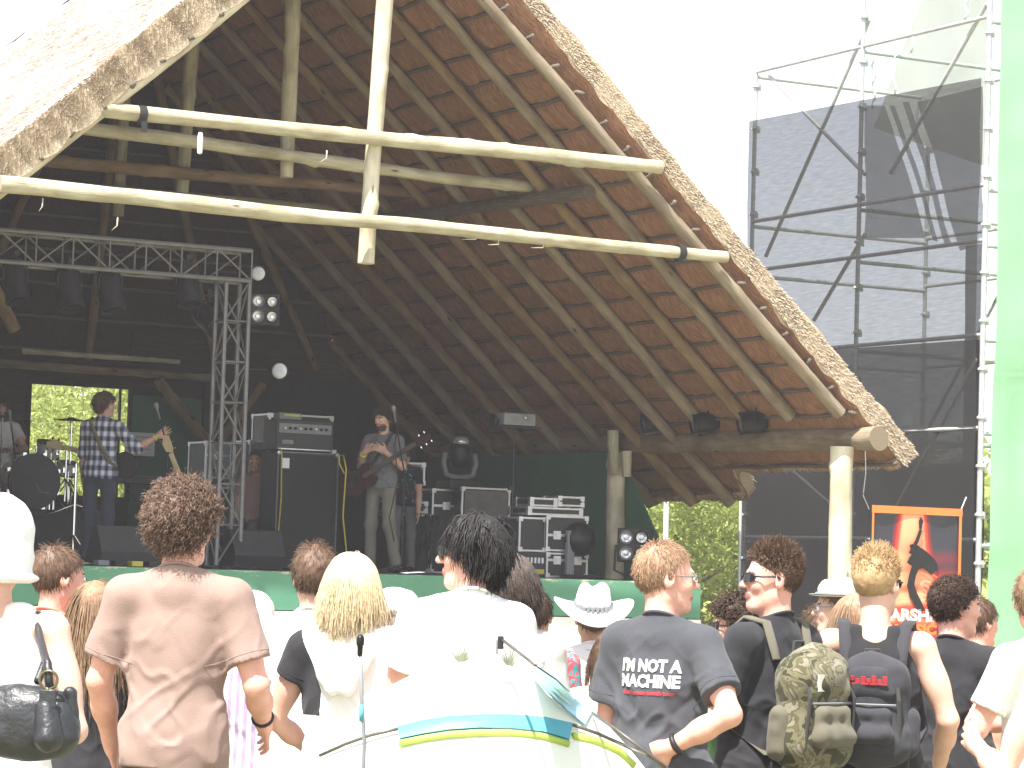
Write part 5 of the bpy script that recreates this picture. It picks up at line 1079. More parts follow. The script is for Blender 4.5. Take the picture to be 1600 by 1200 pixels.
# ------------------------------------------------------------------ the audience
hairmat('auburn', (.23, .15, .105), (.09, .055, .038)); hairmat('brown', (.16, .095, .06), (.07, .04, .025)); hairmat('darkbrown', (.085, .05, .033), (.035, .02, .014)); hairmat('black', (.028, .024, .024), (.008, .007, .007))
hairmat('blonde', (.84, .71, .48), (.55, .42, .24)); hairmat('sandy', (.52, .36, .19), (.33, .21, .10)); hairmat('ginger', (.42, .27, .17), (.25, .15, .09)); hairmat('greybrown', (.13, .10, .085), (.05, .04, .035)); hairmat('lightbrown', (.34, .22, .13), (.17, .10, .06))
BROWNT = cloth('brown_cotton', (.315, .22, .19), (.28, .195, .165)); WHITET = cloth('white_cotton', (.86, .86, .85), (.82, .82, .81)); WHITE2 = cloth('offwhite_cotton', (.72, .71, .68)); CHAR = cloth('charcoal_cotton', (.075, .078, .09)); BLACKT = cloth('black_cotton', (.032, .032, .036))
CORAL = cloth('coral_cotton', (.80, .28, .20)); GREENT = cloth('green_cotton', (.30, .62, .36)); DENIM = cloth('dark_denim', (.06, .07, .10)); LDENIM = cloth('pale_denim', (.55, .66, .78), (.68, .76, .84)); KHAKI = cloth('khaki_cotton', (.22, .215, .17), (.17, .165, .13)); MAUVE = cloth('mauve_cotton', (.34, .22, .20)); GREYS = cloth('grey_cotton', (.16, .16, .17))
def pattern(name, cols, kind, sx, sz):
    m = cloth(name, cols[0]); N, L = nt(m); b = N['Principled BSDF']; tc = N.new('ShaderNodeTexCoord'); sp_ = N.new('ShaderNodeSeparateXYZ'); L.new(tc.outputs['Object'], sp_.inputs[0])
    def wave(sock, sc, ph=0):
        a = N.new('ShaderNodeMath'); a.operation = 'MULTIPLY'; a.inputs[1].default_value = sc; L.new(sock, a.inputs[0]); s = N.new('ShaderNodeMath'); s.operation = 'SINE'; L.new(a.outputs[0], s.inputs[0]); r = N.new('ShaderNodeMapRange'); r.inputs[1].default_value = -.5 if kind == 'plaid' else -.15; r.inputs[2].default_value = .5 if kind == 'plaid' else .15; L.new(s.outputs[0], r.inputs[0]); return r.outputs[0]
    if kind == 'plaid':
        mu = N.new('ShaderNodeMath'); mu.operation = 'ADD'; L.new(wave(sp_.outputs['X'], sx), mu.inputs[0]); L.new(wave(sp_.outputs['Z'], sz), mu.inputs[1]); h = N.new('ShaderNodeMath'); h.operation = 'MULTIPLY'; h.inputs[1].default_value = .5; L.new(mu.outputs[0], h.inputs[0]); fac = h.outputs[0]
    elif kind == 'stripes': fac = wave(sp_.outputs['X'], sx)
    else:
        nz = N.new('ShaderNodeTexNoise'); nz.inputs['Scale'].default_value = sx; nz.inputs['Distortion'].default_value = 2.5; L.new(tc.outputs['Object'], nz.inputs[0]); fac = nz.outputs['Fac']
    rp = N.new('ShaderNodeValToRGB'); e = rp.color_ramp.elements; e[0].color = (*cols[0], 1); e[1].color = (*cols[-1], 1)
    if kind == 'print': e[0].position = .42; e[1].position = .62; rp.color_ramp.interpolation = 'CONSTANT'
    for i, c in enumerate(cols[1:-1]): q = e.new((i + 1) / (len(cols) - 1) if kind != 'print' else .5); q.color = (*c, 1)
    L.new(fac, rp.inputs[0]); L.new(rp.outputs[0], b.inputs['Base Color']); return m
PLAID = pattern('blue_white_plaid', [(.035, .04, .09), (.22, .24, .34), (.72, .74, .82)], 'plaid', 95, 62)
STRIPE = pattern('lilac_striped_cotton', [(.74, .70, .75), (.36, .28, .42)], 'stripes', 190, 0)
PRINT = pattern('red_teal_print', [(.55, .10, .12), (.05, .35, .40), (.75, .15, .18)], 'print', 16, 0)
PEOPLE = {}
def txt_on(p, lines, cx, cz, width, m, name, yside=-1):
    """letters laid on the back of a shirt, following its folds"""
    from mathutils.bvhtree import BVHTree
    sh = p['shirt']; me = sh.data; bv = BVHTree.FromPolygons([v.co for v in me.vertices], [tuple(q.vertices) for q in me.polygons]); mb = MB()
    for s, z, h in lines:
        c = bpy.data.curves.new('t', 'FONT'); c.body = s; c.size = h; c.align_x = 'CENTER'; c.resolution_u = 2; c.offset = h * .045; t = bpy.data.objects.new('t', c); COL.objects.link(t); dg = bpy.context.evaluated_depsgraph_get(); tm = bpy.data.meshes.new_from_object(t.evaluated_get(dg)); bpy.data.objects.remove(t)
        bm = __import__('bmesh').new(); bm.from_mesh(tm)
        X = [v.co.x for v in bm.verts]; w = max(X) - min(X); k = width / w; V = []
        for v in bm.verts:
            o = Vector((cx - yside * -1 * 0 + v.co.x * k * (1 if yside < 0 else -1), yside * .6, z + v.co.y)); hit = bv.ray_cast(o, Vector((0, -yside, 0))); V.append((o.x, (hit[0].y if hit[0] else yside * .13) + yside * .0035, o.z))
        bm.verts.index_update(); mb.add(V, [[v.index for v in f.verts] for f in bm.faces]); bm.free()
    return mb.build(name, m, sh)

# curly haired man in the brown T-shirt
p = person('curly auburn haired man in a brown T-shirt seen from behind, front left of the crowd', 288, 750, 9.9, -6, .04, head_yaw=-22, skin='pink', hair=('curly', 'auburn', dict(n=3800, res=.005, thick=.026, L=.05)), fat=.95, wide=1.02, shoulders=1.03,
    armL=((-.30, .10, -1), (.05, .55, -.8)), armR=((.34, -.12, -1), (-.05, .9, -.55)), handR=dict(n=(-1, 0, -.3)), res=.0068, shirt=BROWNT, sleeve=.72, hem=.86, trousers=DENIM, fold=.011, seed=3)
A = p['arms'][1]; w = A[1] + (A[2] - A[1]) * .86; d = nrm(A[2] - A[1]); mb = MB(); a = nrm(np.cross(d, (0, 0, 1))); b = np.cross(d, a)
mb.tube([(w + (a * math.cos(t) + b * math.sin(t)) * .031) * p['sc'] for t in np.linspace(0, 6.28, 16)], .008, 6, cap=False); mb.build('wristwatch', BLACK, p['root'], True)
# black haired man with sunglasses, profile left
p = person('man with thick black hair and white T-shirt looking left in sunglasses, centre of the crowd', 722, 797, 9.9, 8, .03, head_yaw=76, skin='pink', hair=('messy', 'black', dict(n=4200, res=.005, thick=.014, L=.085)), fat=.96, wide=.98, shoulders=.96, res=.0068, shirt=WHITET, trousers=DENIM, seed=5, fold=.010, lean=(.03, 0, 0),
    armL=((-.25, .2, -1), (.3, .9, -.3)), armR=((.25, .1, -1), (-.3, .9, -.3))); sunglasses(p, DARKLENS)
def tuft(p, cx, cz, n, spread, seed, name='spiky_print'):
    r = np.random.default_rng(seed); from mathutils.bvhtree import BVHTree
    me = p['shirt'].data; bv = BVHTree.FromPolygons([v.co for v in me.vertices], [tuple(q.vertices) for q in me.polygons]); mb = MB()
    for i in range(n):
        a = (i / (n - 1) - .5) * spread; L = .05 + .05 * r.random(); q = []
        for t, w_ in ((0, .006), (.5, .004), (1, .0008)):
            x = cx + math.sin(a) * L * t; z = cz + math.cos(a) * L * t
            for sg in (-1, 1):
                o = Vector((x + sg * w_ * .5, -.6, z)); h = bv.ray_cast(o, Vector((0, 1, 0))); q.append((o.x, (h[0].y if h[0] else -.12) - .003, z))
        mb.add(q, [(0, 1, 3, 2), (2, 3, 5, 4)])
    mb.build(name, mat('grey_green_print', (.25, .27, .18), .9), p['shirt'])
tuft(p, -.0, 1.285, 11, 1.8, 1); tuft(p, .17, 1.27, 9, 1.3, 2)
# blonde woman with hood
def panelmat():
    m = cloth('white_top_black_side', (.86, .86, .85), (.82, .82, .81)); N, L = nt(m); b = N['Principled BSDF']; tc = N.new('ShaderNodeTexCoord'); sx = N.new('ShaderNodeSeparateXYZ'); L.new(tc.outputs['Object'], sx.inputs[0])
    def lin(a, bx, bz, by=0):
        n = N.new('ShaderNodeVectorMath'); n.operation = 'DOT_PRODUCT'; L.new(tc.outputs['Object'], n.inputs[0]); n.inputs[1].default_value = (bx, by, bz); q = N.new('ShaderNodeMath'); q.operation = 'ADD'; L.new(n.outputs['Value'], q.inputs[0]); q.inputs[1].default_value = a; return q.outputs[0]
    def mn(a, c): q = N.new('ShaderNodeMath'); q.operation = 'MINIMUM'; L.new(a, q.inputs[0]); L.new(c, q.inputs[1]); return q.outputs[0]
    v = mn(mn(lin(-.07, -1, 0), lin(1.02, -2.2, -1)), mn(lin(-1.09, .0, 1), lin(.05, 0, 0, -1))); g = N.new('ShaderNodeMath'); g.operation = 'GREATER_THAN'; g.inputs[1].default_value = 0; L.new(v, g.inputs[0])
    mx = N.new('ShaderNodeMixRGB'); mx.inputs[2].default_value = (.03, .03, .034, 1); L.new(g.outputs[0], mx.inputs[0]); L.new(b.inputs['Base Color'].links[0].from_socket, mx.inputs[1]); L.new(mx.outputs[0], b.inputs['Base Color']); return m
PANEL = panelmat()
def bl_mi(c): return ((c[:, 0] < -.075) & (c[:, 2] > 1.12 - (c[:, 0] + .075) * 0) & (c[:, 2] < 1.40) & (c[:, 2] < 1.36 - (c[:, 0] + .16) * 2.2) & (c[:, 1] < .05)).astype(int)
p = person('woman with straight blonde hair and a white hooded top with black side panel', 552, 862, 10.1, -12, .02, head_yaw=-14, skin='pale', hair=('bob', 'blonde', dict(n=5200, res=.005, L=.12, thick=.014)), fem=True, shoulders=.98, wide=.98, res=.0068, shirt=PANEL, sleeve=.4, trousers=LDENIM, seed=7, fold=.012,
    armL=((-.42, .05, -1), (.35, .85, -.5)), armR=((.3, .1, -1), (-.2, .8, -.5)))
V, F = sdf([ell((0, -.11, 1.36), (.10, .045, .085), .03), cone((-.08, -.05, 1.45), (.08, -.05, 1.45), .035, k=.03), cone((-.09, -.08, 1.40), (-.03, -.13, 1.27), .03, k=.03), cone((.09, -.08, 1.40), (.03, -.13, 1.27), .03, k=.03)], .008, lambda P, f: f + .008 * vnoise(P * np.array([12, 12, 20]), 1, 3)); big('hood', V * p['sc'], F, WHITET, p['root'])
# dark haired man between
p = person('short dark haired man in white behind the blonde woman, only head and left side seen', 494, 850, 11.2, -8, .02, head_yaw=8, skin='dim', hair=('short', 'brown', dict(n=2600, res=.006, L=.04, thick=.016)), res=.008, shirt=WHITET, trousers=GREYS, seed=9, wide=1.05)
# grey haired slick head
p = person('man with sleek dark grey hair and glasses looking left beside the black haired man', 793, 868, 10.4, 20, .01, head_yaw=60, head_pitch=-18, skin='tan', hair=('long', 'greybrown', dict(n=2600, res=.006, L=.02, thick=.013)), res=.008, shirt=WHITE2, trousers=DENIM, seed=11, wide=1.05); sunglasses(p, DARKLENS, clear=True)
# glasses man, charcoal T-shirt
p = person('balding ginger man in glasses and charcoal T-shirt with white lettering, hand on his hip', 1040, 850, 9.95, -28, .006, head_yaw=-50, skin='pink', hair=('short', 'ginger', dict(n=2600, res=.005, L=.022, thick=.007, drop=.018)), fat=1.04, wide=.98, shoulders=.95, res=.0066, shirt=CHAR, sleeve=.68, hem=.87, trousers=MAUVE, seed=13, fold=.014,
    armL=((-.16, .05, -1), (-.02, .3, -1)), armR=((.62, -.42, -.95), (-.86, -.12, -.50)), handR=dict(d=(-.9, .25, -.35), n=(0, .8, .1), curl=.25)); sunglasses(p, DARKLENS, clear=True)
GL = p; sc = p['sc']; PRW = mat('white_shirt_print', (.75, .75, .75), .8); PRR = mat('red_shirt_print', (.55, .05, .06), .8)
txt_on(p, [("I'M NOT A", 1.315 * sc, .056), ("MACHINE", 1.262 * sc, .056)], .0, 0, .22, PRW, 'white_lettering'); txt_on(p, [("the human touch tour", 1.235 * sc, .02)], 0, 0, .20, PRR, 'red_lettering')
A = p['arms'][1]; w = A[1] + (A[2] - A[1]) * .88; d = nrm(A[2] - A[1]); a = nrm(np.cross(d, (0, 0, 1))); b = np.cross(d, a)
MB().tube([(w + (a * math.cos(t) + b * math.sin(t)) * .033) * sc for t in np.linspace(0, 6.28, 16)], .010, 6, cap=False).build('wristwatch', BLACK, p['root'], True)
# sunglasses man with camouflage backpack
p = person('man with spiky brown hair in sunglasses, arms crossed, black T-shirt, wearing a camouflage backpack', 1203, 843, 10.7, 47, .035, head_yaw=52, head_pitch=2, skin='pink', hair=('spiky', 'brown', dict(n=3000, res=.005, L=.034, thick=.003)), fat=1.16, wide=1.05, shoulders=1.08, res=.0066, shirt=BLACKT, sleeve=.8, hem=.85, trousers=CHAR, seed=15, fold=.014, lean=(0, -.02, 0),
    armL=((-.25, .22, -1), (.9, .42, .14)), armR=((.25, .2, -1), (-.92, .45, .05)), handL=dict(n=(0, -1, 0)), handR=dict(n=(0, -1, 0))); sunglasses(p, DARKLENS); SG = p
def camo():
    m = cloth('camouflage_canvas', (.2, .2, .12)); N, L = nt(m); b = N['Principled BSDF']; tc = N.new('ShaderNodeTexCoord'); nz = N.new('ShaderNodeTexNoise'); nz.inputs['Scale'].default_value = 11; nz.inputs['Distortion'].default_value = 1.2; nz.inputs['Detail'].default_value = 3; L.new(tc.outputs['Object'], nz.inputs[0])
    rp = N.new('ShaderNodeValToRGB'); rp.color_ramp.interpolation = 'CONSTANT'; e = rp.color_ramp.elements; e[0].color = (.05, .05, .03, 1); e[1].position = .44; e[1].color = (.16, .15, .09, 1)
    for ps, c in ((.52, (.10, .09, .05, 1)), (.58, (.21, .195, .145, 1)), (.68, (.17, .155, .11, 1))): q = e.new(ps); q.color = c
    L.new(nz.outputs['Fac'], rp.inputs[0]); L.new(rp.outputs[0], b.inputs['Base Color']); return m
CAMO = camo(); OLIVE = cloth('olive_canvas', (.14, .13, .095)); STRAP = cloth('webbing', (.05, .05, .045)); PALEC = cloth('sunbleached_canvas', (.62, .60, .50))
def strap_mb(P, pts, w, th, mb=None):
    mb = mb or MB(); return mb.tube(pts, w, 6)
def backpack(p, label, zc, w, dpt, h, m1, m2, strapm, y0=-.12, camo_=True, red=False):
    sc = p['sc']; rt = p['root']; o = thing('backpack', label, 'backpack', rt.location + Vector((0, 0, 0)), rt.rotation_euler.z); f = lambda P, d, a=.008: d + a * (vnoise(P * np.array([8, 8, 14]), 1, 5) + .5 * vnoise(P, 30, 6))
    yc = y0 - dpt * .5
    V, F = sdf([ell((0, yc, zc), (w * .52, dpt * .55, h * .52), .05), cone((-w * .30, yc, zc + h * .26), (w * .30, yc, zc + h * .26), dpt * .42, k=.06), cone((-w * .32, yc, zc - h * .28), (w * .32, yc, zc - h * .28), dpt * .46, k=.06)], .008, f); b = big('pack_body', V * sc, F, m1, o)
    V, F = sdf([cone((-w * .22, yc - dpt * .52, zc - h * .20), (w * .22, yc - dpt * .52, zc - h * .20), dpt * .24, k=.04), cone((-w * .20, yc - dpt * .46, zc - h * .02), (w * .20, yc - dpt * .46, zc - h * .02), dpt * .20, k=.05)], .007, f); big('front_pocket', V * sc, F, m2, o)
    V, F = sdf([cone((-w * .26, yc - dpt * .34, zc + h * .16), (w * .26, yc - dpt * .34, zc + h * .16), dpt * .22, k=.04), ell((0, yc - dpt * .30, zc + h * .28), (w * .38, dpt * .30, h * .13), .04)], .007, f); big('top_pocket', V * sc, F, m1 if camo_ else m2, o)
    for x in (-1, 1):
        V, F = sdf([cone((x * w * .50, yc + .02, zc - h * .30), (x * w * .50, yc + .02, zc - h * .05), .045, .04, .03)], .007, f); big('side_pocket', V * sc, F, m2, o)
    for x in (-1, 1):
        pts = [p['up'](q) * sc for q in ((x * .10, y0 + .02, zc + h * .38), (x * .115, -.06, 1.475), (x * .125, .02, 1.492), (x * .125, .085, 1.44), (x * .13, .135, 1.34), (x * .145, .12, 1.20), (x * .165, .03, 1.10), (x * .14, y0 - .0, zc - h * .36))]
        q = np.array(pts); mb = MB(); W_ = .022; V = []
        for i in range(len(q)):
            V += [q[i] + np.array([dx * W_, 0, 0]) + np.array([0, 0, 0]) for dx in (-1, 1)]
        for k in range(2): pass
        n = len(q); Vt = np.array(V); out = np.repeat(np.array([(0, -.6, .4), (0, -.3, 1), (0, 0, 1), (0, .6, .7), (0, 1, .1), (x * .5, .8, 0), (x, .2, 0), (x * .6, -.3, 0)]) * .012, 2, 0); Vt2 = Vt + out
        Fs = []
        for i in range(n - 1): a = 2 * i; Fs += [(a, a + 1, a + 3, a + 2), (a + 2 * n, a + 2 + 2 * n, a + 3 + 2 * n, a + 1 + 2 * n), (a, a + 2, a + 2 + 2 * n, a + 2 * n), (a + 1, a + 1 + 2 * n, a + 3 + 2 * n, a + 3)]
        mb.add(np.concatenate([Vt, Vt2]), Fs); mb.build('shoulder_strap', strapm, o, True)
        mb = MB(); mb.tube([np.array((x * w * .30, yc - dpt * .1 + .0, zc + h * .45)) * sc, np.array((x * w * .40, yc - dpt * .5, zc + h * .1)) * sc, np.array((x * w * .42, yc - dpt * .42, zc - h * .3)) * sc], .007, 6); mb.tube([np.array((x * w * .5, yc, zc - h * .4)) * sc, np.array((x * w * .52, yc - .01, zc - h * .62)) * sc], .008, 5); mb.build('compression_strap', STRAP, o)
    MB().tube([np.array(q) * sc for q in ((-.03, y0 - .02, zc + h * .44), (-.025, y0 - .02, zc + h * .53), (.025, y0 - .02, zc + h * .53), (.03, y0 - .02, zc + h * .44))], .007, 6).build('haul_loop', STRAP, o)
    zp = [np.array((xx * w, yc - dpt * .56 * math.cos(xx * 1.8), zc + h * .06 - .0)) * sc for xx in np.linspace(-.36, .36, 9)]
    MB().tube(zp, .004, 5).build('zip', GREYP, o)
    return o
bp = backpack(p, 'camouflage backpack with olive pockets worn by the sunglasses man', 1.17, .33, .18, .46, CAMO, OLIVE, OLIVE, y0=-.125)
bp2 = MB().box((.0, 0, 0), (.07, .012, .06)); q = bp2.build('badge', PALEC, bp); q.location = (-.06 * sc, (-.125 - .18 * 1.04) * sc, 1.29 * sc)
# blond man in black vest
def tankpost(P, f): return f
p = person('blond spiky haired man in a sleeveless black vest, with a black backpack and studded belt', 1372, 853, 10.9, -12, .03, head_yaw=-22, skin='pale', hair=('spiky', 'sandy', dict(n=3400, res=.005, L=.032, thick=.010)), wide=1.02, shoulders=1.04, res=.0068, shirt=BLACKT, sleeve=0, hem=.93, trousers=LDENIM, seed=17,
    armL=((-.25, .2, -1), (.3, .8, -.4)), armR=((.36, .05, -1), (-.15, .75, -.65))); sunglasses(p, DARKLENS)
BPK = cloth('black_nylon', (.05, .05, .058)); b3 = backpack(p, 'black daypack with a red print on the back of the blond man', 1.17, .28, .15, .42, BPK, BPK, BPK, y0=-.115, camo_=False)
mb = MB(); r_ = np.random.default_rng(4)
for i in range(9): mb.box(((-.09 + i * .02) * 1, -.0, r_.uniform(-.006, .006)), (.017, .003, .014 + .012 * math.sin(i * 1.3) ** 2))
for i in range(5): mb.box((-.07 + i * .033, -.001, -.014), (.03, .003, .006))
q = mb.build('red_print', PRR, b3); q.location = (-.01, (-.115 - .15 * 1.02) * p['sc'] - .012, 1.285 * p['sc']); q.rotation_euler = (.25, 0, -.08)
mb = MB(); scp = p['sc']
for a in np.linspace(0, 6.28, 60, endpoint=False):
    for dz in (-.014, 0, .014): mb.lathe([(.006, 0), (.004, .004), (0, .005)], 6, 1, np.array((.153 * math.cos(a), .110 * math.sin(a), .965 + dz)) * scp, np.array(Vector((math.cos(a), math.sin(a), 0)).to_track_quat('Z', 'Y').to_matrix()))
mb.tube([np.array((.150 * math.cos(a), .106 * math.sin(a), .965)) * scp + np.array((0, 0, z)) for z in (0,) for a in np.linspace(0, 6.28, 40)], .004, 4, cap=False)
V = []; 
for a in np.linspace(0, 2 * math.pi, 41): V += [np.array((.152 * math.cos(a), .109 * math.sin(a), .94)) * scp, np.array((.152 * math.cos(a), .109 * math.sin(a), .99)) * scp]
mb.add(V, [(2 * i, 2 * i + 2, 2 * i + 3, 2 * i + 1) for i in range(40)]); mb.build('studded_belt', [BLACKT, CHROME], p['root'])
# black T-shirt man
p = person('dark haired man in a plain black T-shirt turned right, hand raised to his face', 1493, 899, 11.6, -30, .02, head_yaw=-38, skin='pink', hair=('curly', 'darkbrown', dict(n=2200, res=.006, thick=.010, L=.022)), res=.0072, shirt=BLACKT, sleeve=.75, trousers=CHAR, seed=19, fold=.013,
    armL=((-.15, .3, -1), (.6, .8, .1)), armR=((.30, .25, -1), (-.25, .62, 1.0)), handR=dict(n=(-1, 0, .2)))
mb = MB(); [mb.tube([np.array((.15 * math.cos(a), .108 * math.sin(a), .955 + .012 * math.sin(8 * a))) * p['sc'] for a in np.linspace(3.6, 5.6, 30)], .004, 5)]; mb.build('chain_belt', CHROME, p['root'])
p = person('short brown haired youth half hidden behind the man in plain black T-shirt', 1530, 932, 13.6, -25, .02, head_yaw=-30, skin='pink', hair=('short', 'brown', dict(n=1300, res=.007)), res=.010, shirt=CORAL, trousers=DENIM, seed=21)
p = person('light brown haired man in white T-shirt with folded arms at the right picture edge', 1625, 890, 11.0, 35, .015, head_yaw=-35, skin='pink', hair=('short', 'lightbrown', dict(n=2200, res=.006, L=.04, thick=.014)), res=.0072, shirt=WHITET, sleeve=.7, trousers=LDENIM, seed=23, wide=.94,
    armL=((-.35, .25, -1), (.65, .8, .05)), armR=((.25, .25, -1), (-.8, .6, .05)))
p = person('pale bare armed woman cut off by the right picture edge', 1700, 905, 8.6, 10, .02, skin='pale', hair=('long', 'blonde', dict(n=1200, res=.008)), fem=True, res=.008, shirt=WHITET, sleeve=0, trousers=LDENIM, seed=25, armL=((-.35, .1, -1), (-.05, .9, .3)))
# trilby man and neighbours
def hat(p, kind, m, bandm=None, res=.007, tilt=0.0):
    HR, HT, sc = p['HR'], p['HT'], p['sc']
    if kind == 'cowboy':
        pr = [ell((0, -.01, .095), (.088, .112, .075), .02), ell((-.035, -.005, .15), (.038, .08, .035), .03), ell((.035, -.005, .15), (.038, .08, .035), .03), ell((0, .0, .185), (.024, .095, .03), .03, None, True)]
        V, F = sdf(pr, res, lambda P, f: np.maximum(f + .004 * vnoise(P, 18, 3), .055 - P[:, 2])); nb, nr = 48, 8; B = []
        for i in range(nr):
            rr = i / (nr - 1)
            for j in range(nb):
                a = 2 * math.pi * j / nb; X = math.cos(a) * (.085 + .115 * rr); Y = -.01 + math.sin(a) * (.108 + .10 * rr); Zz = .058 + .035 * rr ** 1.8 * math.cos(a) ** 2 - .045 * rr * math.sin(a) ** 2; B.append((X, Y, Zz))
        B = np.array(B); B2 = B + np.array([0, 0, .006]); Fb = [(i * nb + j, i * nb + (j + 1) % nb, (i + 1) * nb + (j + 1) % nb, (i + 1) * nb + j) for i in range(nr - 1) for j in range(nb)]; n = len(B)
        Fe = [((nr - 1) * nb + j, (nr - 1) * nb + (j + 1) % nb, (nr - 1) * nb + (j + 1) % nb + n, (nr - 1) * nb + j + n) for j in range(nb)]
        Fa = np.array([f[::-1] for f in Fb] + [tuple(x + n for x in f) for f in Fb] + Fe); VV = np.concatenate([V, B, B2]); FF = np.concatenate([F, Fa + len(V)])
        o = big('cowboy_hat', (VV @ HR.T + HT) * sc, FF, m, p['root'])
        mb = MB(); [mb.box((HR @ np.array([.093 * math.cos(a), -.01 + .118 * math.sin(a), .068 + .006 * (k % 2)]) + HT) * sc, (.014, .010, .022)) for k, a in enumerate(np.linspace(0, 6.28, 26))]; mb.build('hat_band', GREYP, o); return
    if kind == 'sunhat': pr = [ell((0, -.015, .045), (.106, .124, .112), .03), ell((0, -.03, -.03), (.108, .118, .07), .04), ell((0, -.03, -.085), (.125, .14, .022), .03)]; bw = 0; z0 = -.10
    elif kind == 'trilby': pr = [ell((0, -.012, .09), (.083, .105, .062), .02), ell((0, .0, .165), (.02, .07, .022), .03, None, True)]; bw = .045; z0 = .052; m_ = m
    elif kind == 'bucket': pr = [ell((0, -.015, .05), (.098, .118, .098), .02), ell((0, -.04, -.03), (.088, .085, .07), .03)]; bw = .035; z0 = -.045
    else: pr = [ell((0, -.012, .05), (.087, .108, .085), .02)]; bw = 0; z0 = .035
    V, F = sdf(pr, res, lambda P, f: np.maximum(f + .006 * vnoise(P * np.array([1, 1, .6]), 14, 5) + .003 * vnoise(P, 35, 6), z0 - P[:, 2]))
    if bw or kind == 'cap':
        B = []; nb = 40; nr = 5
        for i in range(nr):
            rr = i / (nr - 1)
            for j in range(nb):
                a = 2 * math.pi * j / nb; e = 1 if kind != 'cap' else max(0, math.sin(a)) ** .6; B.append((math.cos(a) * ((.083 if kind != 'bucket' else .092) + bw * rr), -.012 + math.sin(a) * (.104 + (bw if bw else .0) * rr) + (.075 * rr * e if kind == 'cap' else 0), z0 + .004 + .006 * rr * (1 if kind == 'trilby' else -3 if kind == 'cap' else -4)))
        B = np.array(B); n = len(B); B2 = B + np.array([0, 0, .005]); Fb = [(i * nb + j, i * nb + (j + 1) % nb, (i + 1) * nb + (j + 1) % nb, (i + 1) * nb + j) for i in range(nr - 1) for j in range(nb)]
        Fa = np.array([f[::-1] for f in Fb] + [tuple(x + n for x in f) for f in Fb]); F = np.concatenate([F, Fa + len(V)]); V = np.concatenate([V, B, B2])
    o = big(dict(trilby='trilby_hat', bucket='sun_hat', cap='cap', sunhat='sun_hat')[kind], (V @ HR.T + HT) * sc, F, m, p['root'])
    if kind == 'trilby': MB().tube([(HR @ np.array([.086 * math.cos(a), -.012 + .109 * math.sin(a), .068]) + HT) * sc for a in np.linspace(0, 6.28, 30)], .009, 6, cap=False).build('hat_band', GREYP, o)
HATW = cloth('white_felt', (.88, .88, .87)); HATS = cloth('cream_straw', (.80, .76, .68))
p = person('man in a pale trilby hat and spectacles looking left behind the blond man', 1312, 903, 13.0, 40, .03, head_yaw=45, skin='dim', hair=('short', 'brown', dict(n=900, res=.008)), res=.010, shirt=WHITET, trousers=KHAKI, seed=27); hat(p, 'trilby', HATS); sunglasses(p, DARKLENS, clear=True)
p = person('woman with light brown hair beside the man in the trilby', 1336, 928, 12.2, 25, .02, head_yaw=20, skin='dim', hair=('long', 'ginger', dict(n=1000, res=.008)), fem=True, res=.010, shirt=WHITE2, trousers=DENIM, seed=29)
p = person('distant brown haired head left of the trilby man', 1284, 950, 15.0, 10, .02, skin='dim', hair=('curly', 'brown', dict(n=800, res=.009)), res=.012, shirt=CHAR, trousers=DENIM, seed=31)
# curly dark boy between the two men
p = person('youth with dark curly hair and sunglasses facing left between the charcoal and black T-shirts', 1155, 927, 11.0, 50, .03, head_yaw=38, skin='pink', hair=('curly', 'darkbrown', dict(n=1800, res=.006, thick=.024)), res=.008, shirt=GREENT, trousers=LDENIM, seed=33, armL=((-.3, .1, -1), (-.1, .5, -.9))); sunglasses(p, DARKLENS)
# cowboy hat man
p = person('person under a white cowboy hat with a blue collar, centre right of the crowd', 928, 908, 13.2, 6, .065, skin='tan', hair=('short', 'brown', dict(n=700, res=.009)), res=.009, shirt=WHITET, sleeve=.6, trousers=LDENIM, seed=35, wide=.95, head_pitch=14); hat(p, 'cowboy', HATW)
MB().tube([(p['up'](np.array((.075 * math.cos(a), .075 * math.sin(a), 1.475))) * p['sc']) for a in np.linspace(0, 6.28, 20)], .012, 6, cap=False).build('blue_collar', cloth('blue_cotton', (.25, .42, .75)), p['root'], True)
p = person('girl in a pink skirt standing behind the charcoal T-shirt', 955, 985, 12.0, 0, .02, skin='pink', hair=('long', 'brown', dict(n=700, res=.009)), fem=True, res=.010, shirt=WHITE2, trousers=cloth('pink_cotton', (.85, .18, .35)), bare_legs=True, seed=37)
# red and teal print
p = person('dark haired person in a red and teal patterned shirt behind the white T-shirts', 836, 920, 13.0, -10, .02, skin='tan', hair=('short', 'darkbrown', dict(n=900, res=.008)), res=.010, shirt=PRINT, sleeve=.9, trousers=DENIM, seed=39)
# white hat and face to the right
p = person('woman in a white sun hat and sunglasses facing right, wearing black', 622, 921, 12.6, -55, .02, head_yaw=-30, skin='pink', hair=('long', 'lightbrown', dict(n=700, res=.009, L=.08)), fem=True, res=.010, shirt=BLACKT, sleeve=0, trousers=DENIM, seed=41); hat(p, 'bucket', HATW); sunglasses(p, DARKLENS)
# white cap and lilac stripes
p = person('person in a white cap and lilac striped shirt behind the curly haired man', 397, 925, 11.3, -10, .02, head_yaw=-20, skin='pink', hair=('short', 'lightbrown', dict(n=600, res=.009)), res=.009, shirt=STRIPE, sleeve=.5, hem=.80, trousers=DENIM, bare_legs=True, seed=43, armR=((.3, .1, -1), (.2, .5, -.8))); hat(p, 'bucket', HATW)
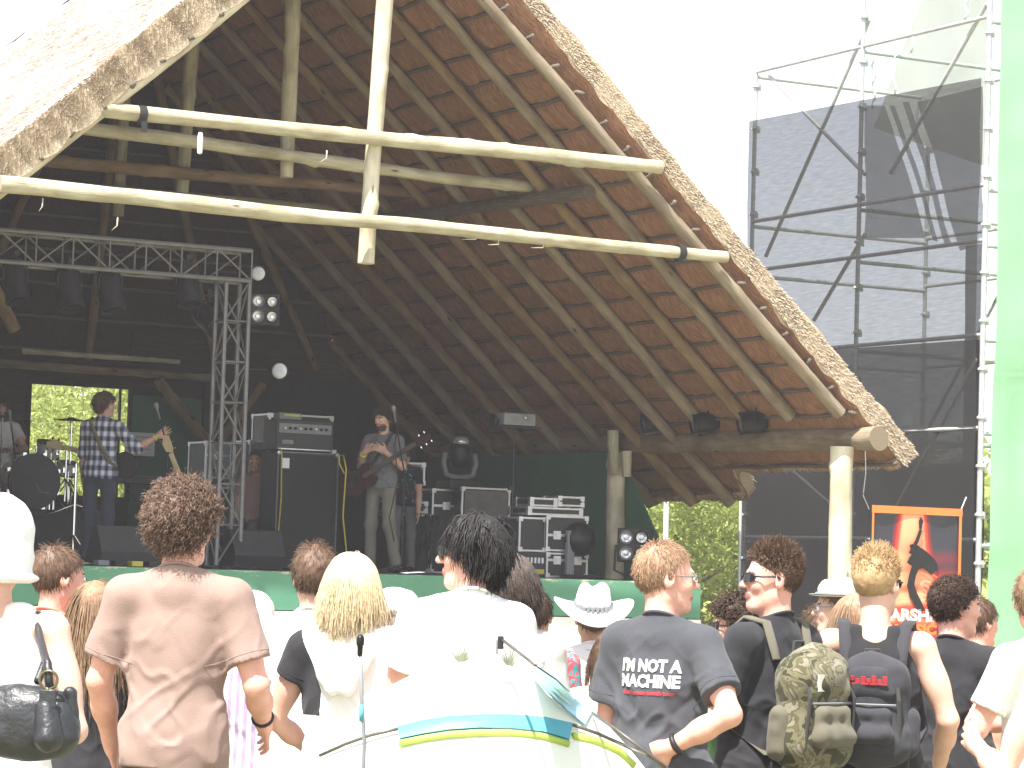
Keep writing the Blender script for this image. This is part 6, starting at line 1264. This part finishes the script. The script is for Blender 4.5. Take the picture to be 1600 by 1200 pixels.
# far left
p = person('woman in a white sun hat and sleeveless white top at the left picture edge', -2, 781, 8.1, -4, .02, skin='pale', hair=('short', 'sandy', dict(n=800, res=.008)), fem=True, res=.007, shirt=WHITET, sleeve=0, trousers=cloth('teal_floral', (.10, .35, .36), (.5, .5, .42)), seed=45, shoulders=1.02,
    armR=((.28, -.15, -1), (-.62, .65, -.15)), armL=((-.2, .1, -1), (0, .8, -.4))); hat(p, 'sunhat', HATW, res=.006); HW = p
def handbag(p):
    o = thing('handbag', 'large black leather handbag hung from the shoulder of the woman in the sun hat', 'handbag', p['root'].location, p['root'].rotation_euler.z); LE = mat('black_leather', (.03, .032, .036), .40, (.015, .016, .018), 12, bump=.3, bscale=90, spec=.5)
    q = at(62, 1118, 7.85); c = np.array((q.x - p['root'].location.x, q.y - p['root'].location.y, q.z)); f = lambda P, d: d + .007 * vnoise(P * np.array([8, 8, 18]), 1, 5) + .004 * vnoise(P, 30, 7) - 0
    V, F = sdf([cone(c + (-.10, 0, -.04), c + (.07, 0, -.05), .060, k=.06), cone(c + (-.09, 0, .04), (c + (.07, 0, .035)), .030, k=.06), ell(c + (-.015, 0, -.02), (.125, .055, .095), .04)], .006, f); big('bag_body', V, F, LE, o)
    V, F = sdf([cone(c + (.05, -.055, .02), c + (.06, -.065, -.055), .028, .040, .03), cone(c + (.10, .0, .06), c + (.105, 0, -.0), .02, k=.02)], .006, f); big('side_pocket', V, F, LE, o)
    sh = np.array(p['arms'][1][0]) * p['sc'] + (-.03, -.0, .045)
    pts = [c + (.055, -.045, .07), c + (.045, -.04, .14), (c + sh) / 2 + (.035, -.07, .02), sh + (.0, -.055, -.05), sh + (-.01, -.02, .0), sh + (-.01, .05, -.01), sh + (0, .09, -.1), c + (.0, .05, .09)]
    mb = MB()
    from mathutils import geometry
    MB().tube(pts, .0115, 8).build('shoulder_strap', LE, o, True)
    mb = MB().tube([c + (.052 + .024 * math.cos(a), -.052, .098 + .024 * math.sin(a)) for a in np.linspace(0, 6.28, 18)], .004, 6, cap=False); mb.build('ring', BRASS, o, True)
    MB().box(c + (.055, -.068, .05), (.045, .012, .05)).build('buckle_tab', LE, o, bevel=.004)
handbag(p)
p = person('boy with short brown hair in a coral T-shirt beyond the woman in the sun hat', 72, 852, 11.0, -30, .015, head_yaw=-30, skin='pink', hair=('short', 'brown', dict(n=1200, res=.007)), res=.009, shirt=CORAL, sleeve=.75, trousers=DENIM, seed=47, lean=(.05, 0, 0))
p = person('woman with long brown hair and dark top partly hidden left of the curly haired man', 150, 906, 10.6, 5, .02, skin='dim', hair=('long', 'lightbrown', dict(n=1800, res=.007, L=.34)), fem=True, res=.009, shirt=BLACKT, sleeve=.4, trousers=DENIM, seed=49)
p = person('woman with reddish hair in pink beyond the long haired woman', 118, 945, 13.5, 0, .02, skin='pink', hair=('long', 'ginger', dict(n=700, res=.009, L=.1)), fem=True, res=.011, shirt=cloth('dusty_pink', (.7, .25, .25)), trousers=DENIM, seed=51)

# ------------------------------------------------------------------ the band
def on_stage(px, t): s = at_t(px, 880, t)[0]; return W(s, t, STZ)
PRF = 'musicians on the stage'
p = person('guitarist in a blue and white checked shirt seen from behind, arm reaching right', 0, 0, 0, -14, base=on_stage(150, 4.0) , H=1.76, head_yaw=-52, skin='dim', hair=('messy', 'brown', dict(n=1200, res=.008, thick=.02, L=.06)), res=.009, shirt=PLAID, sleeve=1.05, hem=.88, trousers=DENIM, fold=.012, seed=53, grp=PRF,
    armL=((-.15, .1, -1), (0, .15, -1)), armR=((.62, .25, -.75), (.75, .35, .55)), handR=dict(n=(0, -1, 0), curl=.3), lean=(.02, 0, 0)); GU = p
A = p['arms'][1]; w = A[1] + (A[2] - A[1]) * .9; d = nrm(A[2] - A[1]); a = nrm(np.cross(d, (0, 0, 1))); b = np.cross(d, a)
MB().tube([(w + (a * math.cos(t) + b * math.sin(t)) * .032) * p['sc'] for t in np.linspace(0, 6.28, 14)], .009, 6, cap=False).build('wristband', mat('lime_band', (.7, .85, .08), .6), p['root'], True)
MB().tube([np.array(v) * p['sc'] for v in ((-.10, .0, 1.495), (-.09, -.07, 1.46), (-.02, -.128, 1.34), (.06, -.138, 1.2), (.13, -.115, 1.07), (.17, -.02, 1.0))], .020, 6).build('guitar_strap', cloth('patterned_strap', (.12, .10, .05), (.3, .26, .12)), p['root'], True)
Rg = Matrix(((1, 0, 0), (0, 1, 0), (0, 0, 1)))
def place_guitar(p, **k):
    rz = p['root'].rotation_euler.z; loc = p['root'].location + Matrix.Rotation(rz, 3, 'Z') @ (Vector(k['at']) * p['sc']); d = Matrix.Rotation(rz, 3, 'Z') @ Vector(k['dir']).normalized(); front = Matrix.Rotation(rz, 3, 'Z') @ Vector((0, 1, 0)); yv = -front; zv = d.cross(yv).normalized(); yv = zv.cross(d)
    return guitar(k['name'], k['label'], loc, Matrix((d, yv, zv)).transposed(), k['body'], k['neck'], k.get('L', 1.0), k.get('cat', 'guitar'), k.get('fret'))
place_guitar(p, at=(.12, .17, 1.05), dir=(-1, 0, .25), name='electric_guitar', label='dark guitar hanging in front of the guitarist in the checked shirt', body=BLACK, neck=NECKM, L=.9)
p = person('bassist in grey polo shirt and khaki trousers holding his hands at his chest', 0, 0, 0, 155, base=on_stage(592, 3.5), H=1.74, head_yaw=-10, head_pitch=-3, skin='dim', hair=('curly', 'darkbrown', dict(n=1800, res=.007, thick=.016, L=.04, drop=-.008)), res=.008, shirt=GREYS, sleeve=.8, hem=.90, trousers=KHAKI, fold=.012, seed=55, grp=PRF, beard=.012,
    legs=[((-.09, 0, .93), (-.13, .05, .50), (-.20, -.02, .09), (-.25, .12, .035)), ((.09, 0, .93), (.10, .02, .50), (.12, -.02, .09), (.16, .13, .035))],
    armR=((.28, .12, -1), (-.55, .75, .62)), armL=((-.30, .10, -1), (.62, .72, .70)), handR=dict(d=(-.8, .3, .5), n=(0, -1, -.3), curl=.7), handL=dict(d=(.8, .3, .5), n=(0, -1, -.3), curl=.7)); BA = p
A = p['arms'][1]; w = A[1] + (A[2] - A[1]) * .9; d = nrm(A[2] - A[1]); a = nrm(np.cross(d, (0, 0, 1))); b = np.cross(d, a)
MB().tube([(w + (a * math.cos(t) + b * math.sin(t)) * .032) * p['sc'] for t in np.linspace(0, 6.28, 14)], .009, 6, cap=False).build('wristband', MATS['lime_band'], p['root'], True)
place_guitar(p, at=(.17, .175, .98), dir=(-.86, .03, .50), name='bass_guitar', label='dark red bass guitar slung across the bassist', body=GUITB, neck=FRET, L=1.15, cat='bass guitar', fret=FRET)
MB().tube([np.array(v) * p['sc'] for v in ((.16, .16, 1.05), (.02, .135, 1.20), (-.09, .12, 1.36), (-.12, .03, 1.485), (-.11, -.07, 1.45), (.02, -.135, 1.25), (.15, -.1, 1.05))], .018, 6).build('guitar_strap', BLACKT, p['root'], True)
q = at_t(538, 740, 3.4); e = at_t(560, 885, 3.2)
o = MB().tube([(0, 0, 0), (-.06, 0, .10), (-.07, 0, .18), (-.02, 0, .2), (.02, 0, .05), (.0, 0, -.45), (.06, 0, -.85), (.14, .02, q[2] * -1 + STZ + .01), (.5, .1, -q[2] + STZ + .01)], .009, 6).build('cable', YELLOW, None, True); o.location = W(*q); o.rotation_euler = (0, 0, BETA); tag(o, 'yellow instrument cable looping from the bass guitar to the deck', 'cable')
p = person('crew member in black with a blue print bending behind the bassist', 0, 0, 0, 175, base=on_stage(628, 4.5), H=1.50, skin='dim', hair=('short', 'darkbrown', dict(n=500, res=.01)), res=.011, shirt=pattern('black_blue_print', [(.02, .02, .022), (.02, .02, .022), (.05, .25, .35)], 'print', 9, 0), trousers=GREYS, seed=57, grp=PRF, armR=((.25, .2, -1), (-.2, .7, -.5)), lean=(0, .12, -.12), head_pitch=-35)
sitl = [((x * .09, 0, .93), (x * .14, .38, .90), (x * .14, .40, .48), (x * .15, .52, .44)) for x in (-1, 1)]
b = W(at_t(30, 700, 6.2)[0], 6.9, STZ + RZ - .50)
p = person('bearded drummer with dark hair in a white T-shirt seated behind the drums', 0, 0, 0, 195, base=b, H=1.76, skin='dim', hair=('messy', 'darkbrown', dict(n=1000, res=.009, L=.08)), res=.009, shirt=WHITE2, trousers=DENIM, seed=59, grp=PRF, beard=.03, legs=sitl, head_pitch=-5,
    armL=((-.35, .5, -.8), (.4, .8, -.1)), armR=((.45, .4, -.6), (.1, .8, .7)))
o = stage_thing('drum_stool', 'round black stool under the seated drummer', 'stool', 0, 0, 0); o.location = b + Vector((0, .02, .50)); MB().lathe([(.17, .27), (.18, .30), (.17, .34), (0, .345)], 20).build('seat', BLACK, o, True); mb = MB().tube([(0, 0, .05), (0, 0, .28)], .02, 8); [mb.tube([(0, 0, .2), (.22 * math.cos(a), .22 * math.sin(a), .015)], .012, 6) for a in (0, 2.1, 4.2)]; mb.build('stool_legs', CHROME, o)
p = person('seated stagehand dimly seen between the truss and the bass cabinet', 0, 0, 0, 160, base=W(at_t(404, 800, 4.8)[0], 4.9, STZ - .42), H=1.70, skin='tan', hair=('short', 'darkbrown', dict(n=500, res=.01)), res=.011, shirt=MAUVE, trousers=CHAR, seed=61, grp=PRF, legs=sitl)
o = stage_thing('stool', 'low black case used as a seat by the stagehand', 'stool', at_t(404, 800, 4.8)[0], 4.9, STZ); MB().box((0, 0, .20), (.4, .36, .40)).build('seat', CASE, o, bevel=.02)

# ------------------------------------------------------------------ dome tent in front of the crowd
def tent():
    ap = at(748, 1030, 6.9); o = thing('dome_tent', 'white dome tent with teal pole sleeve and lime piping in the foreground', 'tent', (ap.x, 6.9, 0), math.radians(0)); H = ap.z
    FLY = mat('white_tent_fly', (.84, .85, .78), .5, (.78, .80, .70), 3, trans=.25, spec=.4); LIME = mat('lime_piping', (.62, .80, .16), .5, trans=.2); TEAL = mat('teal_sleeve', (.10, .36, .43), .5, (.08, .31, .38), 4); LBL = mat('pale_blue_sleeve', (.42, .68, .80), .5, (.38, .63, .76), 4)
    def surf(a, b):       # a, b in -1..1
        r = max(abs(a), abs(b)); k = math.sqrt(a * a + b * b + 1e-9); s = (r / k) * (1 + .28 * (k / max(r, 1e-6) - 1)); x, y = a * s, b * s; rr = min(1, math.hypot(x, y)); z = H * (1 - rr ** 2)
        return np.array([x * .95, y * .95, z])
    n = 97; V = [np.array([rr * .95 * math.cos(a), rr * .95 * math.sin(a), H * (1 - rr * rr)]) for rr in np.linspace(.001, 1, 60) for a in np.linspace(0, 2 * math.pi, n)]; V = [v + np.array([0, 0, .006 * float(vnoise(v, 4, 2)) + .003 * float(vnoise(v, 11, 3))]) for v in V]; q = (np.arange(59)[:, None] * n + np.arange(n - 1)[None]).ravel()
    Fc = np.stack([q, q + n, q + n + 1, q + 1], 1)
    big('fly_sheet', V, Fc, [FLY, LIME], o, True)
    def on(px, py):            # nearest point of the dome under a photo pixel
        d = (vf * FPX + vr * (px - 800) - vu * (py - 600)).normalized(); best = None; c = CAM - Vector((ap.x, 6.9, 0))
        for t in np.arange(4.5, 8.5, .01):
            p_ = c + d * t; r = math.hypot(p_.x, p_.y) / .95
            if r < 1 and p_.z < H * (1 - min(1, r) ** 2): return np.array(p_)
        r0 = c + d * 6.3; return np.array(r0)
    def band(px_pts, w, m, name, off=.012, lime=False):
        T_ = []; B_ = []
        for (x, y), (x2, y2) in px_pts: T_.append(on(x, y)); B_.append(on(x2, y2))
        V = []; 
        for t_, b_ in zip(T_, B_):
            nn = np.array((0, -1, .6)) * off
            for k in range(5): u_ = k / 4; V.append(t_ * (1 - u_) + b_ * u_ + nn * (1 + .3 * math.sin(math.pi * u_)))
        F = [(i * 5 + k, i * 5 + k + 1, i * 5 + k + 6, i * 5 + k + 5) for i in range(len(T_) - 1) for k in range(4)]; n_ = len(V); V2 = [v + np.array((0, .008, -.004)) for v in V]
        MB().add(V + V2, [f[::-1] for f in F] + [tuple(a + n_ for a in f) for f in F]).build(name, m, o, True)
        return T_, B_
    up_ = [(621, 1139), (660, 1129), (700, 1123), (750, 1120), (800, 1120), (850, 1124), (895, 1134)]; lo_ = [(624, 1158), (663, 1150), (702, 1144), (750, 1141), (800, 1142), (848, 1147), (889, 1159)]
    T_, B_ = band(list(zip(up_, lo_)), .1, TEAL, 'pole_sleeve')
    MB().tube([b_ + np.array((0, -.02, -.004)) for b_ in B_], .0075, 6).build('piping', LIME, o, True)
    band([((836, 1043), (832, 1058)), ((870, 1066), (856, 1086)), ((900, 1094), (885, 1113)), ((926, 1116), (914, 1136))], .1, LBL, 'pole_sleeve')
    PO = mat('grey_tent_pole', (.13, .12, .10), .4, metal=.3)
    def poleline(pts, r=.004, dz=0): MB().tube([on(*p_) + np.array((0, -.018, .006)) for p_ in pts], r, 6).build('tent_pole', PO, o, True)
    poleline([(895, 1136), (935, 1150), (975, 1168), (1012, 1186), (1050, 1210)]); poleline([(925, 1118), (960, 1142), (1000, 1172), (1040, 1203)]); poleline([(622, 1142), (580, 1152), (540, 1166), (500, 1184)])
    a = np.array(at(785, 1000, 6.7)) - np.array((ap.x, 6.9, 0)); b_ = on(836, 1046) + np.array((0, -.02, .01)); MB().tube([a, (a + b_) / 2, b_], .0038, 6).build('tent_pole', PO, o, True)
    MB().box(a + np.array((-.004, 0, -.006)), (.014, .014, .03)).build('pole_clip', BLACK, o, bevel=.003); MB().box(a + np.array((-.012, 0, -.016)), (.006, .01, .034)).build('pole_clip', GREYP, o, bevel=.002)
    # side seam and yellowish floor panel
    MB().tube([on(x, y) + np.array((0, -.008, .003)) for x, y in ((895, 1152), (930, 1160), (965, 1175), (990, 1198))], .010, 6).build('piping', LIME, o, True)
tent()
a = at(563, 1003, 6.1); b = at(568, 1196, 6.1)
o = thing('slim_pole', 'slim vertical pole with a dark cap standing before the white tent', 'pole', (b.x, 6.1, 0)); top = Vector((a.x - b.x, 0, a.z))
MB().tube([(0, 0, 0), (0, 0, b.z + .05), top * .5 + Vector((0, 0, b.z * .5)) * 0 + Vector((0, 0, (a.z) * .5)) * 0 if 0 else (top.x * .5, 0, (a.z + b.z) / 2), tuple(top)], .0042, 8).build('pole_shaft', GREYP, o, True)
MB().lathe([(.004, -.030), (.006, -.026), (.0065, -.008), (.0085, -.006), (.0085, .008), (.005, .014), (0, .016)], 14, 0, tuple(top)).build('pole_cap', BLACKM, o, True)
MB().tube([(top.x * .45, 0, b.z + .09), (top.x * .55, 0, b.z + .125)], .0055, 8).build('teal_sleeve', MATS['teal_sleeve'], o, True)

# ------------------------------------------------------------------ thin volume added to lift the blacks like lens veil
hm_ = bpy.data.materials.new('veil_haze'); hm_.use_nodes = True; N, L = nt(hm_); N.remove(N['Principled BSDF']); pv_ = N.new('ShaderNodeVolumePrincipled'); pv_.inputs['Density'].default_value = .0012; pv_.inputs['Color'].default_value = (.97, .94, .95, 1); pv_.inputs['Anisotropy'].default_value = 0.0
L.new(pv_.outputs[0], N['Material Output'].inputs['Volume'])
o = MB().box((0, 32, 6.5), (160, 80, 16)).build('veil_haze', hm_); tag(o, kind='stuff')
